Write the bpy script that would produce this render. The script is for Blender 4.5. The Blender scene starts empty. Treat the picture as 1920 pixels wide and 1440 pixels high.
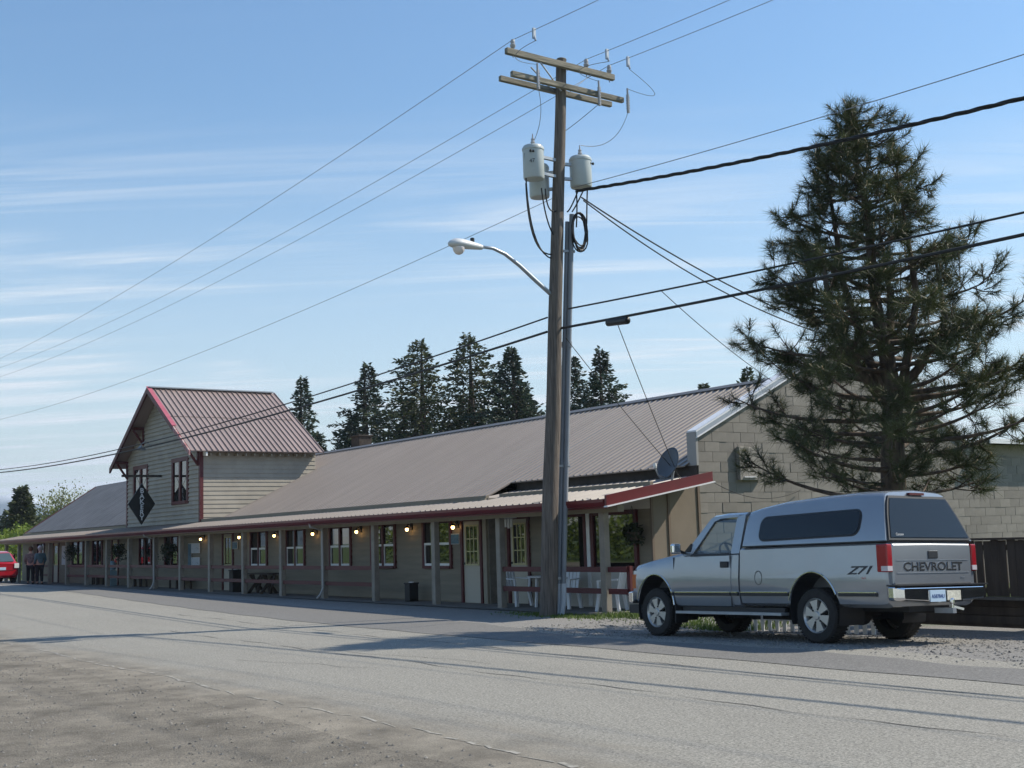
import bpy, bmesh, math, random
import numpy as np
from mathutils import Vector, Matrix, Quaternion
R = math.radians
random.seed(7); np.random.seed(7)
scene = bpy.context.scene
COL = scene.collection

# ------------------------------------------------------------------ camera
cam_d = bpy.data.cameras.new('camera'); cam = bpy.data.objects.new('camera', cam_d); COL.objects.link(cam)
cam_d.sensor_fit = 'HORIZONTAL'; cam_d.sensor_width = 36.0; cam_d.lens = 43.5
cam_d.clip_start = 0.1; cam_d.clip_end = 60000
CR = Matrix(((0.5713, 0.1190, 0.8120), (0.8202, -0.0451, -0.5703), (-0.0313, 0.9919, -0.1235)))
EYE = Vector((0, 0, 1.6))
cam.matrix_world = Matrix.Translation(EYE) @ CR.to_quaternion().normalized().to_matrix().to_4x4()
scene.camera = cam

# ------------------------------------------------------------------ light, sky, exposure
SUN_AZ, SUN_EL = 68.0, 44.5           # azimuth measured from +X towards +Y
world = bpy.data.worlds.new('World'); scene.world = world; world.use_nodes = True
wn = world.node_tree.nodes; wl = world.node_tree.links; wn.clear()
def wnode(t, **k):
    n = wn.new(t)
    for a, b in k.items(): setattr(n, a, b)
    return n
sky = wnode('ShaderNodeTexSky', sky_type='NISHITA', sun_disc=False)
sky.sun_elevation = R(SUN_EL); sky.sun_rotation = R(90 - SUN_AZ); sky.altitude = 50
sky.air_density = 1.5; sky.dust_density = 0.25; sky.ozone_density = 6.0
SKY_STRENGTH = 0.105
wtc = wnode('ShaderNodeTexCoord'); sep = wnode('ShaderNodeSeparateXYZ'); wl.new(wtc.outputs['Generated'], sep.inputs[0])
def wmath(op, a, b=None, clamp=False):
    m = wnode('ShaderNodeMath', operation=op, use_clamp=clamp)
    for i, v in enumerate((a, b)):
        if v is None: continue
        if isinstance(v, (int, float)): m.inputs[i].default_value = v
        else: wl.new(v, m.inputs[i])
    return m.outputs[0]
# a thin sheet of cirrus: the view direction is cut with a level plane overhead
zz = wmath('ADD', wmath('MAXIMUM', sep.outputs[2], 0.0), 0.07)
px = wmath('DIVIDE', sep.outputs[0], zz); py = wmath('DIVIDE', sep.outputs[1], zz)
comb = wnode('ShaderNodeCombineXYZ'); wl.new(px, comb.inputs[0]); wl.new(py, comb.inputs[1])
def wnoise(scale, detail, rough, sx, sy, rot, dist=0.0):
    mp = wnode('ShaderNodeMapping', vector_type='TEXTURE'); mp.inputs['Scale'].default_value = (sx, sy, 1); mp.inputs['Rotation'].default_value = (0, 0, R(rot))
    wl.new(comb.outputs[0], mp.inputs[0])
    n = wnode('ShaderNodeTexNoise'); n.inputs['Scale'].default_value = scale; n.inputs['Detail'].default_value = detail
    n.inputs['Roughness'].default_value = rough; n.inputs['Distortion'].default_value = dist
    wl.new(mp.outputs[0], n.inputs['Vector']); return n.outputs['Fac']
def wramp(v, a, b, lo=0.0, hi=1.0):
    m = wnode('ShaderNodeMapRange'); m.interpolation_type = 'SMOOTHSTEP'
    m.inputs[1].default_value = a; m.inputs[2].default_value = b; m.inputs[3].default_value = lo; m.inputs[4].default_value = hi
    wl.new(v, m.inputs[0]); return m.outputs[0]
streak = wramp(wnoise(1.0, 10, 0.62, 3.0, 0.36, 54, 1.6), 0.42, 0.74)
patch = wramp(wnoise(1.0, 4, 0.5, 2.6, 2.2, 20), 0.36, 0.54)
low = wramp(sep.outputs[2], 0.17, 0.36, 1.0, 0.0)
puff = wmath('MULTIPLY', wramp(wnoise(1.0, 8, 0.6, 2.2, 1.0, 60), 0.48, 0.68), wramp(sep.outputs[2], 0.015, 0.13, 1.0, 0.0))
cover = wmath('MULTIPLY', wmath('MULTIPLY', streak, patch), wmath('ADD', wmath('MULTIPLY', low, 0.98), 0.02))
cover = wmath('ADD', cover, wmath('MULTIPLY', puff, 0.45), clamp=True)
veil = wmath('MULTIPLY', wramp(sep.outputs[2], 0.0, 0.36, 1.0, 0.0), 0.46)
cover = wmath('ADD', wmath('MULTIPLY', cover, 0.85), veil, clamp=True)
tint = wnode('ShaderNodeMixRGB', blend_type='MULTIPLY'); tint.inputs[0].default_value = 1.0; tint.inputs[2].default_value = (0.97, 1.08, 1.14, 1); wl.new(sky.outputs[0], tint.inputs[1])
mixc = wnode('ShaderNodeMixRGB'); wl.new(cover, mixc.inputs[0]); wl.new(tint.outputs[0], mixc.inputs[1])
mixc.inputs[2].default_value = (6.7, 7.2, 7.7, 1)
bg = wnode('ShaderNodeBackground'); bg.inputs[1].default_value = SKY_STRENGTH
wl.new(mixc.outputs[0], bg.inputs[0]); wo = wnode('ShaderNodeOutputWorld'); wl.new(bg.outputs[0], wo.inputs[0])

sun_d = bpy.data.lights.new('sun', 'SUN'); sun = bpy.data.objects.new('sun', sun_d); COL.objects.link(sun)
sun_d.energy = 5.0; sun_d.angle = R(0.53); sun_d.color = (1.0, 0.92, 0.78)
sdir = Vector((math.cos(R(SUN_AZ)) * math.cos(R(SUN_EL)), math.sin(R(SUN_AZ)) * math.cos(R(SUN_EL)), math.sin(R(SUN_EL))))
sun.rotation_euler = sdir.to_track_quat('Z', 'Y').to_euler(); sun.location = (0, 0, 60)
vs = scene.view_settings; vs.view_transform = 'Standard'; vs.look = 'None'; vs.exposure = 0.35; vs.gamma = 1.0; vs.use_curve_mapping = False

# ------------------------------------------------------------------ materials
MATS = {}
def mat(name, col, rough=0.7, metal=0.0, var=0.0, vscale=6.0, bump=0.0, bscale=40.0, col2=None, spec=0.5, stretch=None, detail=5.0, coat=0.0, ior=1.45, contrast=(0.35, 0.65), emit=None, trans=0.0):
    if name in MATS: return MATS[name]
    m = bpy.data.materials.new(name); m.use_nodes = True; MATS[name] = m
    nt = m.node_tree; n = nt.nodes; l = nt.links; b = n['Principled BSDF']
    b.inputs['Base Color'].default_value = (*col, 1); b.inputs['Roughness'].default_value = rough
    b.inputs['Metallic'].default_value = metal; b.inputs['Specular IOR Level'].default_value = spec; b.inputs['IOR'].default_value = ior
    if coat: b.inputs['Coat Weight'].default_value = coat; b.inputs['Coat Roughness'].default_value = 0.04
    if trans: b.inputs['Transmission Weight'].default_value = trans
    if emit: b.inputs['Emission Color'].default_value = (*emit[:3], 1); b.inputs['Emission Strength'].default_value = emit[3]
    tc = n.new('ShaderNodeTexCoord'); mp = n.new('ShaderNodeMapping'); l.new(tc.outputs['Object'], mp.inputs[0])
    if stretch: mp.inputs['Scale'].default_value = stretch
    if var or col2:
        t = n.new('ShaderNodeTexNoise'); t.inputs['Scale'].default_value = vscale; t.inputs['Detail'].default_value = detail; t.inputs['Roughness'].default_value = 0.6
        l.new(mp.outputs[0], t.inputs['Vector'])
        cr = n.new('ShaderNodeValToRGB'); l.new(t.outputs['Fac'], cr.inputs[0])
        c2 = col2 if col2 else tuple(c * (1 - var) for c in col); c1 = col if col2 else tuple(min(1, c * (1 + var)) for c in col)
        cr.color_ramp.elements[0].position = contrast[0]; cr.color_ramp.elements[1].position = contrast[1]
        cr.color_ramp.elements[0].color = (*c2, 1); cr.color_ramp.elements[1].color = (*c1, 1)
        l.new(cr.outputs[0], b.inputs['Base Color'])
    if bump:
        t2 = n.new('ShaderNodeTexNoise'); t2.inputs['Scale'].default_value = bscale; t2.inputs['Detail'].default_value = 4
        l.new(mp.outputs[0], t2.inputs['Vector']); bp = n.new('ShaderNodeBump'); bp.inputs['Strength'].default_value = bump; bp.inputs['Distance'].default_value = 0.02
        l.new(t2.outputs['Fac'], bp.inputs['Height']); l.new(bp.outputs[0], b.inputs['Normal'])
    return m
def leafmat(name, col, col2, vscale=3.0, rough=0.55, trans=0.25):
    m = mat(name, col, rough, 0, 0, vscale, col2=col2, spec=0.35, detail=3)
    nt = m.node_tree; b = nt.nodes['Principled BSDF']; out = nt.nodes['Material Output']
    tr = nt.nodes.new('ShaderNodeBsdfTranslucent'); mx = nt.nodes.new('ShaderNodeMixShader'); mx.inputs[0].default_value = trans
    src = b.inputs['Base Color'].links[0].from_socket; nt.links.new(src, tr.inputs[0])
    nt.links.new(b.outputs[0], mx.inputs[1]); nt.links.new(tr.outputs[0], mx.inputs[2]); nt.links.new(mx.outputs[0], out.inputs[0])
    return m
ROOF = mat('taupe_metal_roof', (0.245, 0.208, 0.180), 0.42, 0.0, 0.13, 1.1, spec=0.5, stretch=(2.2, 0.25, 0.25), contrast=(0.25, 0.75))
ROOFB = mat('taupe_ribbed_roof', (0.275, 0.213, 0.195), 0.42, 0.0, 0.13, 1.1, spec=0.5, stretch=(0.3, 2.2, 0.3), contrast=(0.25, 0.75))
WINGR = mat('dark_wing_roof', (0.13, 0.128, 0.13), 0.75, 0, 0.15, 1.2)
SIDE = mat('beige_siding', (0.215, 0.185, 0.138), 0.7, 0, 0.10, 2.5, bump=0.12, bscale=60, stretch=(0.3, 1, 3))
SIDEB = mat('grey_white_siding', (0.33, 0.30, 0.25), 0.75, 0, 0.10, 1.6, bump=0.1, bscale=50)
TAN = mat('tan_plywood', (0.19, 0.155, 0.12), 0.8, 0, 0.08, 1.5, bump=0.1, bscale=30)
RED = mat('oxblood_paint', (0.085, 0.013, 0.016), 0.5, 0, 0.12, 4, bump=0.05, bscale=30)
GUT = mat('red_metal_gutter', (0.125, 0.014, 0.017), 0.32, 0, 0.06, 3, spec=0.5)
RED_LIT = mat('sunlit_red_rake_paint', (0.34, 0.085, 0.12), 0.6, 0, 0.12, 4)  # lighter copy of the red trim paint, glancing sun put into the colour
CREAM = mat('cream_beam_paint', (0.27, 0.235, 0.175), 0.65, 0, 0.08, 3)
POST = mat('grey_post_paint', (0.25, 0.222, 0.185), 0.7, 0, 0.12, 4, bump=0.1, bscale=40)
WHITE = mat('white_paint', (0.74, 0.74, 0.72), 0.5, 0, 0.06, 5)
PLASTIC = mat('white_plastic', (0.74, 0.76, 0.78), 0.4)
WINDARK = mat('window_glass', (0.010, 0.011, 0.011), 0.02, 0, spec=0.5, ior=2.3)
YEL = mat('pale_yellow_door', (0.52, 0.47, 0.25), 0.6)
CMU = mat('painted_concrete_block', (0.225, 0.206, 0.184), 0.85, 0, 0.18, 0.9, bump=0.35, bscale=90)
MORTAR = mat('pale_mortar', (0.27, 0.24, 0.205), 0.9, 0, 0.08, 8)
CAP = mat('white_metal_cap', (0.72, 0.72, 0.74), 0.35, 0.0, spec=0.6)
GREYM = mat('grey_flashing', (0.34, 0.36, 0.39), 0.4, 0.5)
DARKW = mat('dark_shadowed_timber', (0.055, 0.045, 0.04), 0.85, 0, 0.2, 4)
BLACK = mat('black_rubber', (0.012, 0.012, 0.013), 0.75)
BLK = mat('black_paint', (0.015, 0.015, 0.016), 0.4)
WIRE = mat('black_cable', (0.012, 0.012, 0.013), 0.6)
WIREG = mat('bare_wire', (0.22, 0.23, 0.25), 0.5, 0.4)
CONC = mat('concrete_walk', (0.15, 0.142, 0.13), 0.9, 0, 0.18, 2.5, bump=0.2, bscale=50)
GALV = mat('galvanised_steel', (0.36, 0.39, 0.42), 0.45, 0.55, 0.08, 6)
WOODP = mat('weathered_pole_wood', (0.185, 0.158, 0.135), 0.85, 0, 0, 2.2, col2=(0.075, 0.062, 0.053), bump=0.9, bscale=9, stretch=(14, 14, 0.7), detail=8)
ARMW = mat('weathered_crossarm_wood', (0.31, 0.28, 0.22), 0.85, 0, 0, 2.0, col2=(0.13, 0.125, 0.10), bump=0.6, bscale=8, stretch=(10, 0.8, 10), detail=7)
TRANSF = mat('pale_grey_enamel', (0.42, 0.46, 0.46), 0.38, 0, 0.05, 3)
CERAM = mat('grey_ceramic', (0.36, 0.36, 0.38), 0.2)

def per_piece(m, amt):
    nt = m.node_tree; b = nt.nodes['Principled BSDF']; src = b.inputs['Base Color'].links[0].from_socket
    oi = nt.nodes.new('ShaderNodeObjectInfo'); mr = nt.nodes.new('ShaderNodeMapRange'); mr.inputs[3].default_value = 1 - amt; mr.inputs[4].default_value = 1 + amt
    nt.links.new(oi.outputs['Random'], mr.inputs[0]); mx = nt.nodes.new('ShaderNodeVectorMath'); mx.operation = 'SCALE'
    nt.links.new(src, mx.inputs[0]); nt.links.new(mr.outputs[0], mx.inputs['Scale']); nt.links.new(mx.outputs[0], b.inputs['Base Color'])
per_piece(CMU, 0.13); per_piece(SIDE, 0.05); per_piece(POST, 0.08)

# ------------------------------------------------------------------ mesh helpers
ORG = {}
class MB:
    def __init__(s): s.v = []; s.f = []
    def add(s, vs, fs):
        o = len(s.v); s.v += [tuple(v) for v in vs]; s.f += [tuple(i + o for i in f) for f in fs]; return s
    def box(s, x0, x1, y0, y1, z0, z1):
        v = [(x, y, z) for x in (x0, x1) for y in (y0, y1) for z in (z0, z1)]
        return s.add(v, [(0, 1, 3, 2), (4, 6, 7, 5), (0, 4, 5, 1), (2, 3, 7, 6), (0, 2, 6, 4), (1, 5, 7, 3)])
    def bar(s, a, b, w, t, up=(0, 0, 1)):
        a = Vector(a); b = Vector(b); d = (b - a).normalized(); u = Vector(up)
        if abs(d.dot(u)) > 0.95: u = Vector((0, 1, 0))
        r = d.cross(u).normalized() * (w / 2); q = r.cross(d).normalized() * (t / 2)
        v = [p + i * r + j * q for p in (a, b) for i in (-1, 1) for j in (-1, 1)]
        return s.add(v, [(0, 1, 3, 2), (4, 6, 7, 5), (0, 4, 5, 1), (2, 3, 7, 6), (0, 2, 6, 4), (1, 5, 7, 3)])
    def prism(s, poly, axis, a, b):
        n = len(poly); v = []
        for c in (a, b):
            for p in poly:
                v.append({'x': (c, p[0], p[1]), 'y': (p[0], c, p[1]), 'z': (p[0], p[1], c)}[axis])
        f = [tuple(range(n)), tuple(range(2 * n - 1, n - 1, -1))] + [(i, i + n, (i + 1) % n + n, (i + 1) % n) for i in range(n)]
        return s.add(v, f)
    def tube(s, pts, r, n=8, cap=True):
        pts = [Vector(p) for p in pts]; m = len(pts); rr = r if isinstance(r, (list, tuple)) else [r] * m
        d0 = (pts[1] - pts[0]).normalized(); u = Vector((0, 0, 1)) if abs(d0.z) < 0.9 else Vector((1, 0, 0))
        u = (u - d0 * u.dot(d0)).normalized(); v = []
        for i, p in enumerate(pts):
            d = (pts[min(i + 1, m - 1)] - pts[max(i - 1, 0)]).normalized()
            u = (u - d * u.dot(d)).normalized(); w = d.cross(u)
            for k in range(n):
                a = 2 * math.pi * k / n; v.append(p + (u * math.cos(a) + w * math.sin(a)) * rr[i])
        f = [(i * n + k, i * n + (k + 1) % n, (i + 1) * n + (k + 1) % n, (i + 1) * n + k) for i in range(m - 1) for k in range(n)]
        if cap: f += [tuple(range(n - 1, -1, -1)), tuple((m - 1) * n + k for k in range(n))]
        return s.add(v, f)
    def lathe(s, prof, c=(0, 0, 0), n=24, axis='z', cap=True):
        v = []; c = Vector(c)
        for r, h in prof:
            for k in range(n):
                a = 2 * math.pi * k / n; x, y = r * math.cos(a), r * math.sin(a)
                v.append(c + Vector({'z': (x, y, h), 'y': (x, h, y), 'x': (h, x, y)}[axis]))
        m = len(prof)
        f = [(i * n + k, i * n + (k + 1) % n, (i + 1) * n + (k + 1) % n, (i + 1) * n + k) for i in range(m - 1) for k in range(n)]
        if cap: f += [tuple(range(n - 1, -1, -1)), tuple((m - 1) * n + k for k in range(n))]
        return s.add(v, f)
    def build(s, name, m, parent=None, smooth=False, local=False, fix=True):
        me = bpy.data.meshes.new(name)
        o0 = ORG.get(parent.name, Vector((0, 0, 0))) if (parent and not local) else Vector((0, 0, 0))
        me.from_pydata([(x - o0.x, y - o0.y, z - o0.z) for x, y, z in s.v], [], s.f)
        if fix:
            bm = bmesh.new(); bm.from_mesh(me); bmesh.ops.recalc_face_normals(bm, faces=bm.faces); bm.to_mesh(me); bm.free()
        if m: me.materials.append(m)
        if smooth: shade(me, smooth)
        o = bpy.data.objects.new(name, me); COL.objects.link(o)
        if parent: o.parent = parent; ORG[o.name] = o0
        return o
def shade(me, ang):
    me.polygons.foreach_set('use_smooth', [True] * len(me.polygons))
    if ang is not True:
        bm = bmesh.new(); bm.from_mesh(me)
        for e in bm.edges:
            if len(e.link_faces) == 2 and e.link_faces[0].normal.angle(e.link_faces[1].normal, 0) > R(ang): e.smooth = False
        bm.to_mesh(me); bm.free()
def tag(o, label, cat, group=None):
    o['label'] = label; o['category'] = cat
    if group: o['group'] = group
    return o
def thing(name, label, cat, loc=(0, 0, 0), group=None, mtx=None):
    o = bpy.data.objects.new(name, None); COL.objects.link(o); o.empty_display_size = 0.2
    if mtx is not None: o.matrix_world = mtx
    else: o.location = loc; ORG[o.name] = Vector(loc)
    return tag(o, label, cat, group)
def struct(o): o['kind'] = 'structure'; return o
def stuff(o): o['kind'] = 'stuff'; return o
def bevel(o, w, seg=2):
    md = o.modifiers.new('bevel', 'BEVEL'); md.width = w; md.segments = seg; md.limit_method = 'ANGLE'; md.angle_limit = R(40); return o
def bake(o):
    dg = bpy.context.evaluated_depsgraph_get(); me = bpy.data.meshes.new_from_object(o.evaluated_get(dg)); o.modifiers.clear(); o.data = me; return o
def lettering(name, body, size, depth, m, parent, M, sx=1.0, shear=0.0, local=True, bold=0.0):
    cu = bpy.data.curves.new(name, 'FONT'); cu.body = body; cu.size = size; cu.extrude = depth; cu.align_x = 'CENTER'; cu.align_y = 'CENTER'; cu.shear = shear; cu.offset = bold
    t = bpy.data.objects.new(name + '_src', cu); COL.objects.link(t)
    dg = bpy.context.evaluated_depsgraph_get(); me = bpy.data.meshes.new_from_object(t.evaluated_get(dg))
    bpy.data.objects.remove(t); me.materials.clear(); me.materials.append(m)
    me.transform(Matrix(M) @ Matrix.Scale(sx, 4, (1, 0, 0)))
    if not local: me.transform(Matrix.Translation(-ORG.get(parent.name, Vector())))
    o = bpy.data.objects.new(name, me); COL.objects.link(o); o.parent = parent
    return o

# ------------------------------------------------------------------ terrain
def sstep(a, b, x):
    t = min(1, max(0, (x - a) / (b - a))); return t * t * (3 - 2 * t)
TR_O = Vector((-12.02, 13.53, 0.0)); _a = R(178)
TR_AX = Vector((math.cos(_a), math.sin(_a), 0)); TR_N = Vector((-math.sin(_a), math.cos(_a), 0))
if TR_N.y > 0: TR_N = -TR_N
WB = 3.49; TR_PITCH = 0.0616 / WB; TR_ROLL = 0.030
def gz(x, y):
    z = 0.27 * sstep(-20, -58, x) * (1 - 0.65 * sstep(13.2, 16.0, y))
    z += 0.035 * sstep(6.0, 2.0, y) * math.sin(x * 0.31 + 1.0) * sstep(-40, -12, x)
    dx, dy = x - TR_O.x, y - TR_O.y
    t = dx * TR_AX.x + dy * TR_AX.y; u = -(dx * TR_N.x + dy * TR_N.y)
    m = sstep(-3.2, -1.2, t) * sstep(6.6, 4.4, t) * sstep(-1.6, -0.2, u) * sstep(4.6, 2.6, u)
    if m > 0: z += m * (-TR_PITCH * t - TR_ROLL * u)
    return z
def arr(*segs):
    out = []
    for a, b, n in segs: out += list(np.linspace(a, b, n, endpoint=False))
    return out + [segs[-1][1]]
def sheet(name, xs, ys, off, m, warp=None, sink=False):
    mb = MB(); ny = len(ys)
    for x in xs:
        for j, y in enumerate(ys):
            yy = warp(x, y, j) if warp else y
            mb.v.append((x, yy, gz(x, yy) + (-0.006 if sink and j == 0 else off)))
    mb.f = [(i * ny + j, (i + 1) * ny + j, (i + 1) * ny + j + 1, i * ny + j + 1) for i in range(len(xs) - 1) for j in range(ny - 1)]
    return mb.build(name, m, None, smooth=True)

def groundmat():
    m = mat('gravel_and_dirt', (0.2, 0.19, 0.17), 0.95); nt = m.node_tree; n = nt.nodes; l = nt.links; b = n['Principled BSDF']
    tc = n.new('ShaderNodeTexCoord'); sp = n.new('ShaderNodeSeparateXYZ'); l.new(tc.outputs['Object'], sp.inputs[0])
    def noise(s, d=6, r=0.65):
        t = n.new('ShaderNodeTexNoise'); t.inputs['Scale'].default_value = s; t.inputs['Detail'].default_value = d; t.inputs['Roughness'].default_value = r
        l.new(tc.outputs['Object'], t.inputs['Vector']); return t.outputs['Fac']
    def ramp(v, stops):
        c = n.new('ShaderNodeValToRGB'); l.new(v, c.inputs[0]); e = c.color_ramp.elements
        e[0].position, e[0].color = stops[0][0], (*stops[0][1], 1); e[1].position, e[1].color = stops[-1][0], (*stops[-1][1], 1)
        for p, k in stops[1:-1]:
            q = e.new(p); q.color = (*k, 1)
        return c.outputs[0]
    def mr(v, a, b_):
        q = n.new('ShaderNodeMapRange'); q.interpolation_type = 'SMOOTHSTEP'; q.inputs[1].default_value = a; q.inputs[2].default_value = b_; l.new(v, q.inputs[0]); return q.outputs[0]
    def mx(f, a, b_, mode='MIX'):
        q = n.new('ShaderNodeMixRGB'); q.blend_type = mode
        if isinstance(f, float): q.inputs[0].default_value = f
        else: l.new(f, q.inputs[0])
        l.new(a, q.inputs[1]); l.new(b_, q.inputs[2]); return q.outputs[0]
    dirt = ramp(noise(1.3, 8, 0.7), [(0.3, (0.10, 0.088, 0.07)), (0.5, (0.20, 0.178, 0.144)), (0.72, (0.31, 0.278, 0.226))])
    grav = ramp(noise(38, 5, 0.8), [(0.3, (0.10, 0.098, 0.092)), (0.5, (0.24, 0.23, 0.215)), (0.72, (0.42, 0.41, 0.39))])
    speck = ramp(noise(70, 3, 0.7), [(0.33, (0.45, 0.45, 0.45)), (0.5, (1, 1, 1)), (0.68, (1.4, 1.38, 1.33))])
    dirt = mx(0.8, dirt, speck, 'MULTIPLY')
    grass = ramp(noise(9, 6, 0.7), [(0.3, (0.035, 0.06, 0.015)), (0.6, (0.10, 0.15, 0.035)), (0.75, (0.20, 0.20, 0.08))])
    c = mx(mr(sp.outputs[1], 5.5, 7.5), dirt, grav)
    far = n.new('ShaderNodeMath'); far.operation = 'ADD'; l.new(sp.outputs[1], far.inputs[0])
    nn = n.new('ShaderNodeMath'); nn.operation = 'MULTIPLY'; l.new(noise(0.5, 4), nn.inputs[0]); nn.inputs[1].default_value = 4.0; l.new(nn.outputs[0], far.inputs[1])
    c = mx(mr(far.outputs[0], 19.2, 20.4), c, grass)
    neg = mr(sp.outputs[1], -4.0, -6.0); c = mx(neg, c, grass)
    l.new(c, b.inputs['Base Color'])
    bp = n.new('ShaderNodeBump'); bp.inputs['Strength'].default_value = 0.9; bp.inputs['Distance'].default_value = 0.03
    l.new(noise(45, 6, 0.75), bp.inputs['Height']); l.new(bp.outputs[0], b.inputs['Normal']); return m
def asphalt(name, dark, lite, pale, bs=0.6, dirt=False):
    m = mat(name, dark, 0.85); nt = m.node_tree; n = nt.nodes; l = nt.links; b = n['Principled BSDF']
    tc = n.new('ShaderNodeTexCoord')
    def noise(s, d=5, r=0.6, sc=(1, 1, 1)):
        mp = n.new('ShaderNodeMapping'); mp.inputs['Scale'].default_value = sc; l.new(tc.outputs['Object'], mp.inputs[0])
        t = n.new('ShaderNodeTexNoise'); t.inputs['Scale'].default_value = s; t.inputs['Detail'].default_value = d; t.inputs['Roughness'].default_value = r
        l.new(mp.outputs[0], t.inputs['Vector']); return t.outputs['Fac']
    def ramp(v, s):
        c = n.new('ShaderNodeValToRGB'); l.new(v, c.inputs[0]); e = c.color_ramp.elements
        e[0].position, e[0].color = s[0][0], (*s[0][1], 1); e[1].position, e[1].color = s[1][0], (*s[1][1], 1); return c.outputs[0]
    grain = ramp(noise(44, 4, 0.85), [(0.36, tuple(c * 0.25 for c in dark)), (0.64, pale)])
    worn = ramp(noise(0.9, 7, 0.65, (0.22, 1, 1)), [(0.3, dark), (0.7, lite)])
    q = n.new('ShaderNodeMixRGB'); q.inputs[0].default_value = 0.7; l.new(worn, q.inputs[1]); l.new(grain, q.inputs[2])
    if dirt:
        sp_ = n.new('ShaderNodeSeparateXYZ'); l.new(tc.outputs['Object'], sp_.inputs[0])
        ad = n.new('ShaderNodeMath'); ad.operation = 'MULTIPLY_ADD'; ad.inputs[1].default_value = 2.6; l.new(noise(1.1, 7, 0.7, (0.35, 1, 1)), ad.inputs[0]); l.new(sp_.outputs[1], ad.inputs[2])
        mr_ = n.new('ShaderNodeMapRange'); mr_.interpolation_type = 'SMOOTHSTEP'; mr_.inputs[1].default_value = 6.3; mr_.inputs[2].default_value = 7.9; mr_.inputs[3].default_value = 1.0; mr_.inputs[4].default_value = 0.0; l.new(ad.outputs[0], mr_.inputs[0])
        dm = n.new('ShaderNodeMixRGB'); l.new(mr_.outputs[0], dm.inputs[0]); l.new(q.outputs[0], dm.inputs[1])
        dc = ramp(noise(1.3, 8, 0.7), [(0.3, (0.10, 0.088, 0.07)), (0.72, (0.31, 0.278, 0.226))]); spk = ramp(noise(70, 3, 0.7), [(0.33, (0.45, 0.45, 0.45)), (0.68, (1.4, 1.38, 1.33))]); mu = n.new('ShaderNodeMixRGB'); mu.blend_type = 'MULTIPLY'; mu.inputs[0].default_value = 0.8; l.new(dc, mu.inputs[1]); l.new(spk, mu.inputs[2]); l.new(mu.outputs[0], dm.inputs[2]); q = dm
    l.new(q.outputs[0], b.inputs['Base Color'])
    bp = n.new('ShaderNodeBump'); bp.inputs['Strength'].default_value = bs; bp.inputs['Distance'].default_value = 0.012
    l.new(noise(80, 4, 0.7), bp.inputs['Height']); l.new(bp.outputs[0], b.inputs['Normal']); return m
GROUND = groundmat()
xs_g = arr((-4600, -600, 7), (-600, -120, 12), (-120, -60, 30), (-60, -4, 140), (-4, 40, 22), (40, 400, 8), (400, 550, 3))
ys_g = arr((-850, -300, 4), (-300, -12, 10), (-12, 0, 12), (0, 18, 46), (18, 40, 12), (40, 300, 10), (300, 3150, 6))
struct(sheet('ground', xs_g, ys_g, 0.0, GROUND))
xs_r = arr((-400, -120, 28), (-120, -60, 60), (-60, -3, 160), (-3, 60, 40))
def curve_y(x): return 1.5 * sstep(-18, -60, x) + 0.0006 * max(0, -60 - x) ** 2
def road_warp(x, y, j):
    w = curve_y(x) * (y - 5.0) / 7.0 if y > 5 else 0
    if j == 0: w += 0.10 * math.sin(x * .9) + 0.05 * math.sin(x * 2.3 + 1) + 0.02 * math.sin(x * 5.1)
    return y + w
ROADM = asphalt('worn_chip_seal_asphalt', (0.155, 0.147, 0.128), (0.24, 0.228, 0.198), (0.46, 0.441, 0.385), dirt=True)
STRIPM = asphalt('smooth_dark_asphalt', (0.125, 0.121, 0.113), (0.165, 0.16, 0.15), (0.26, 0.253, 0.24), 0.3)
road = struct(sheet('road', xs_r, arr((4.7, 13.0, 26)), 0.004, ROADM, road_warp, sink=True))
def strip_warp(x, y, j):
    near = 11.2 + curve_y(x) * 1.15 + 0.03 * math.sin(x * 2.1); far = 12.45 + curve_y(x) * 1.3 + 0.10 * math.sin(x * 0.9) + 0.05 * math.sin(x * 3.7)
    far += 1.0 * sstep(-15, -24, x)
    return near + (far - near) * y
struct(sheet('asphalt_strip', xs_r, [0, 0.25, 0.5, 0.75, 1.0], 0.010, STRIPM, strip_warp))
TAR = mat('crack_sealant', (0.075, 0.073, 0.07), 0.8)
for y0, a, b in ((10.35, -30, 20), (8.42, -24, 20)):
    def cw(x, y, j, y0=y0): return y0 + curve_y(x) * 0.8 + 0.05 * math.sin(x * 1.3 + y0) + 0.03 * math.sin(x * 5.1) + 0.011 * y * (1.2 + math.sin(x * 3.3 + y0 * 2))
    c = sheet('road_crack', arr((a, b, 160)), [0, 1], 0.008, TAR, cw); c.parent = road
for x0, y0, n_, dx_, dy_ in ((-13.5, 9.0, 18, -.4, -.12), (-17, 7.0, 12, .3, .15)):
    pts_ = []; x_, y_ = x0, y0
    for _ in range(n_): pts_.append((x_, y_)); x_ += dx_ * random.uniform(.4, 1.3); y_ += dy_ * random.uniform(-.3, 1.2)
    ck = MB(); w_ = .005
    for (a0, b0), (a1, b1) in zip(pts_, pts_[1:]): ck.add([(a0, b0 - w_, gz(a0, b0) + .0075), (a1, b1 - w_, gz(a1, b1) + .0075), (a1, b1 + w_, gz(a1, b1) + .0075), (a0, b0 + w_, gz(a0, b0) + .0075)], [(0, 1, 2, 3)])
    ck.build('road_crack', TAR, road)
CHALK = mat('worn_pale_edge_line', (0.34, 0.32, 0.28), 0.9, 0, 0, 9, col2=(0.21, 0.20, 0.175), contrast=(0.42, 0.58))
def ew(x, y, j): return 5.42 + 0.05 * math.sin(x * 1.1) + 0.02 * math.sin(x * 6) + 0.06 * y
el = MB(); x_ = -40.0
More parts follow.
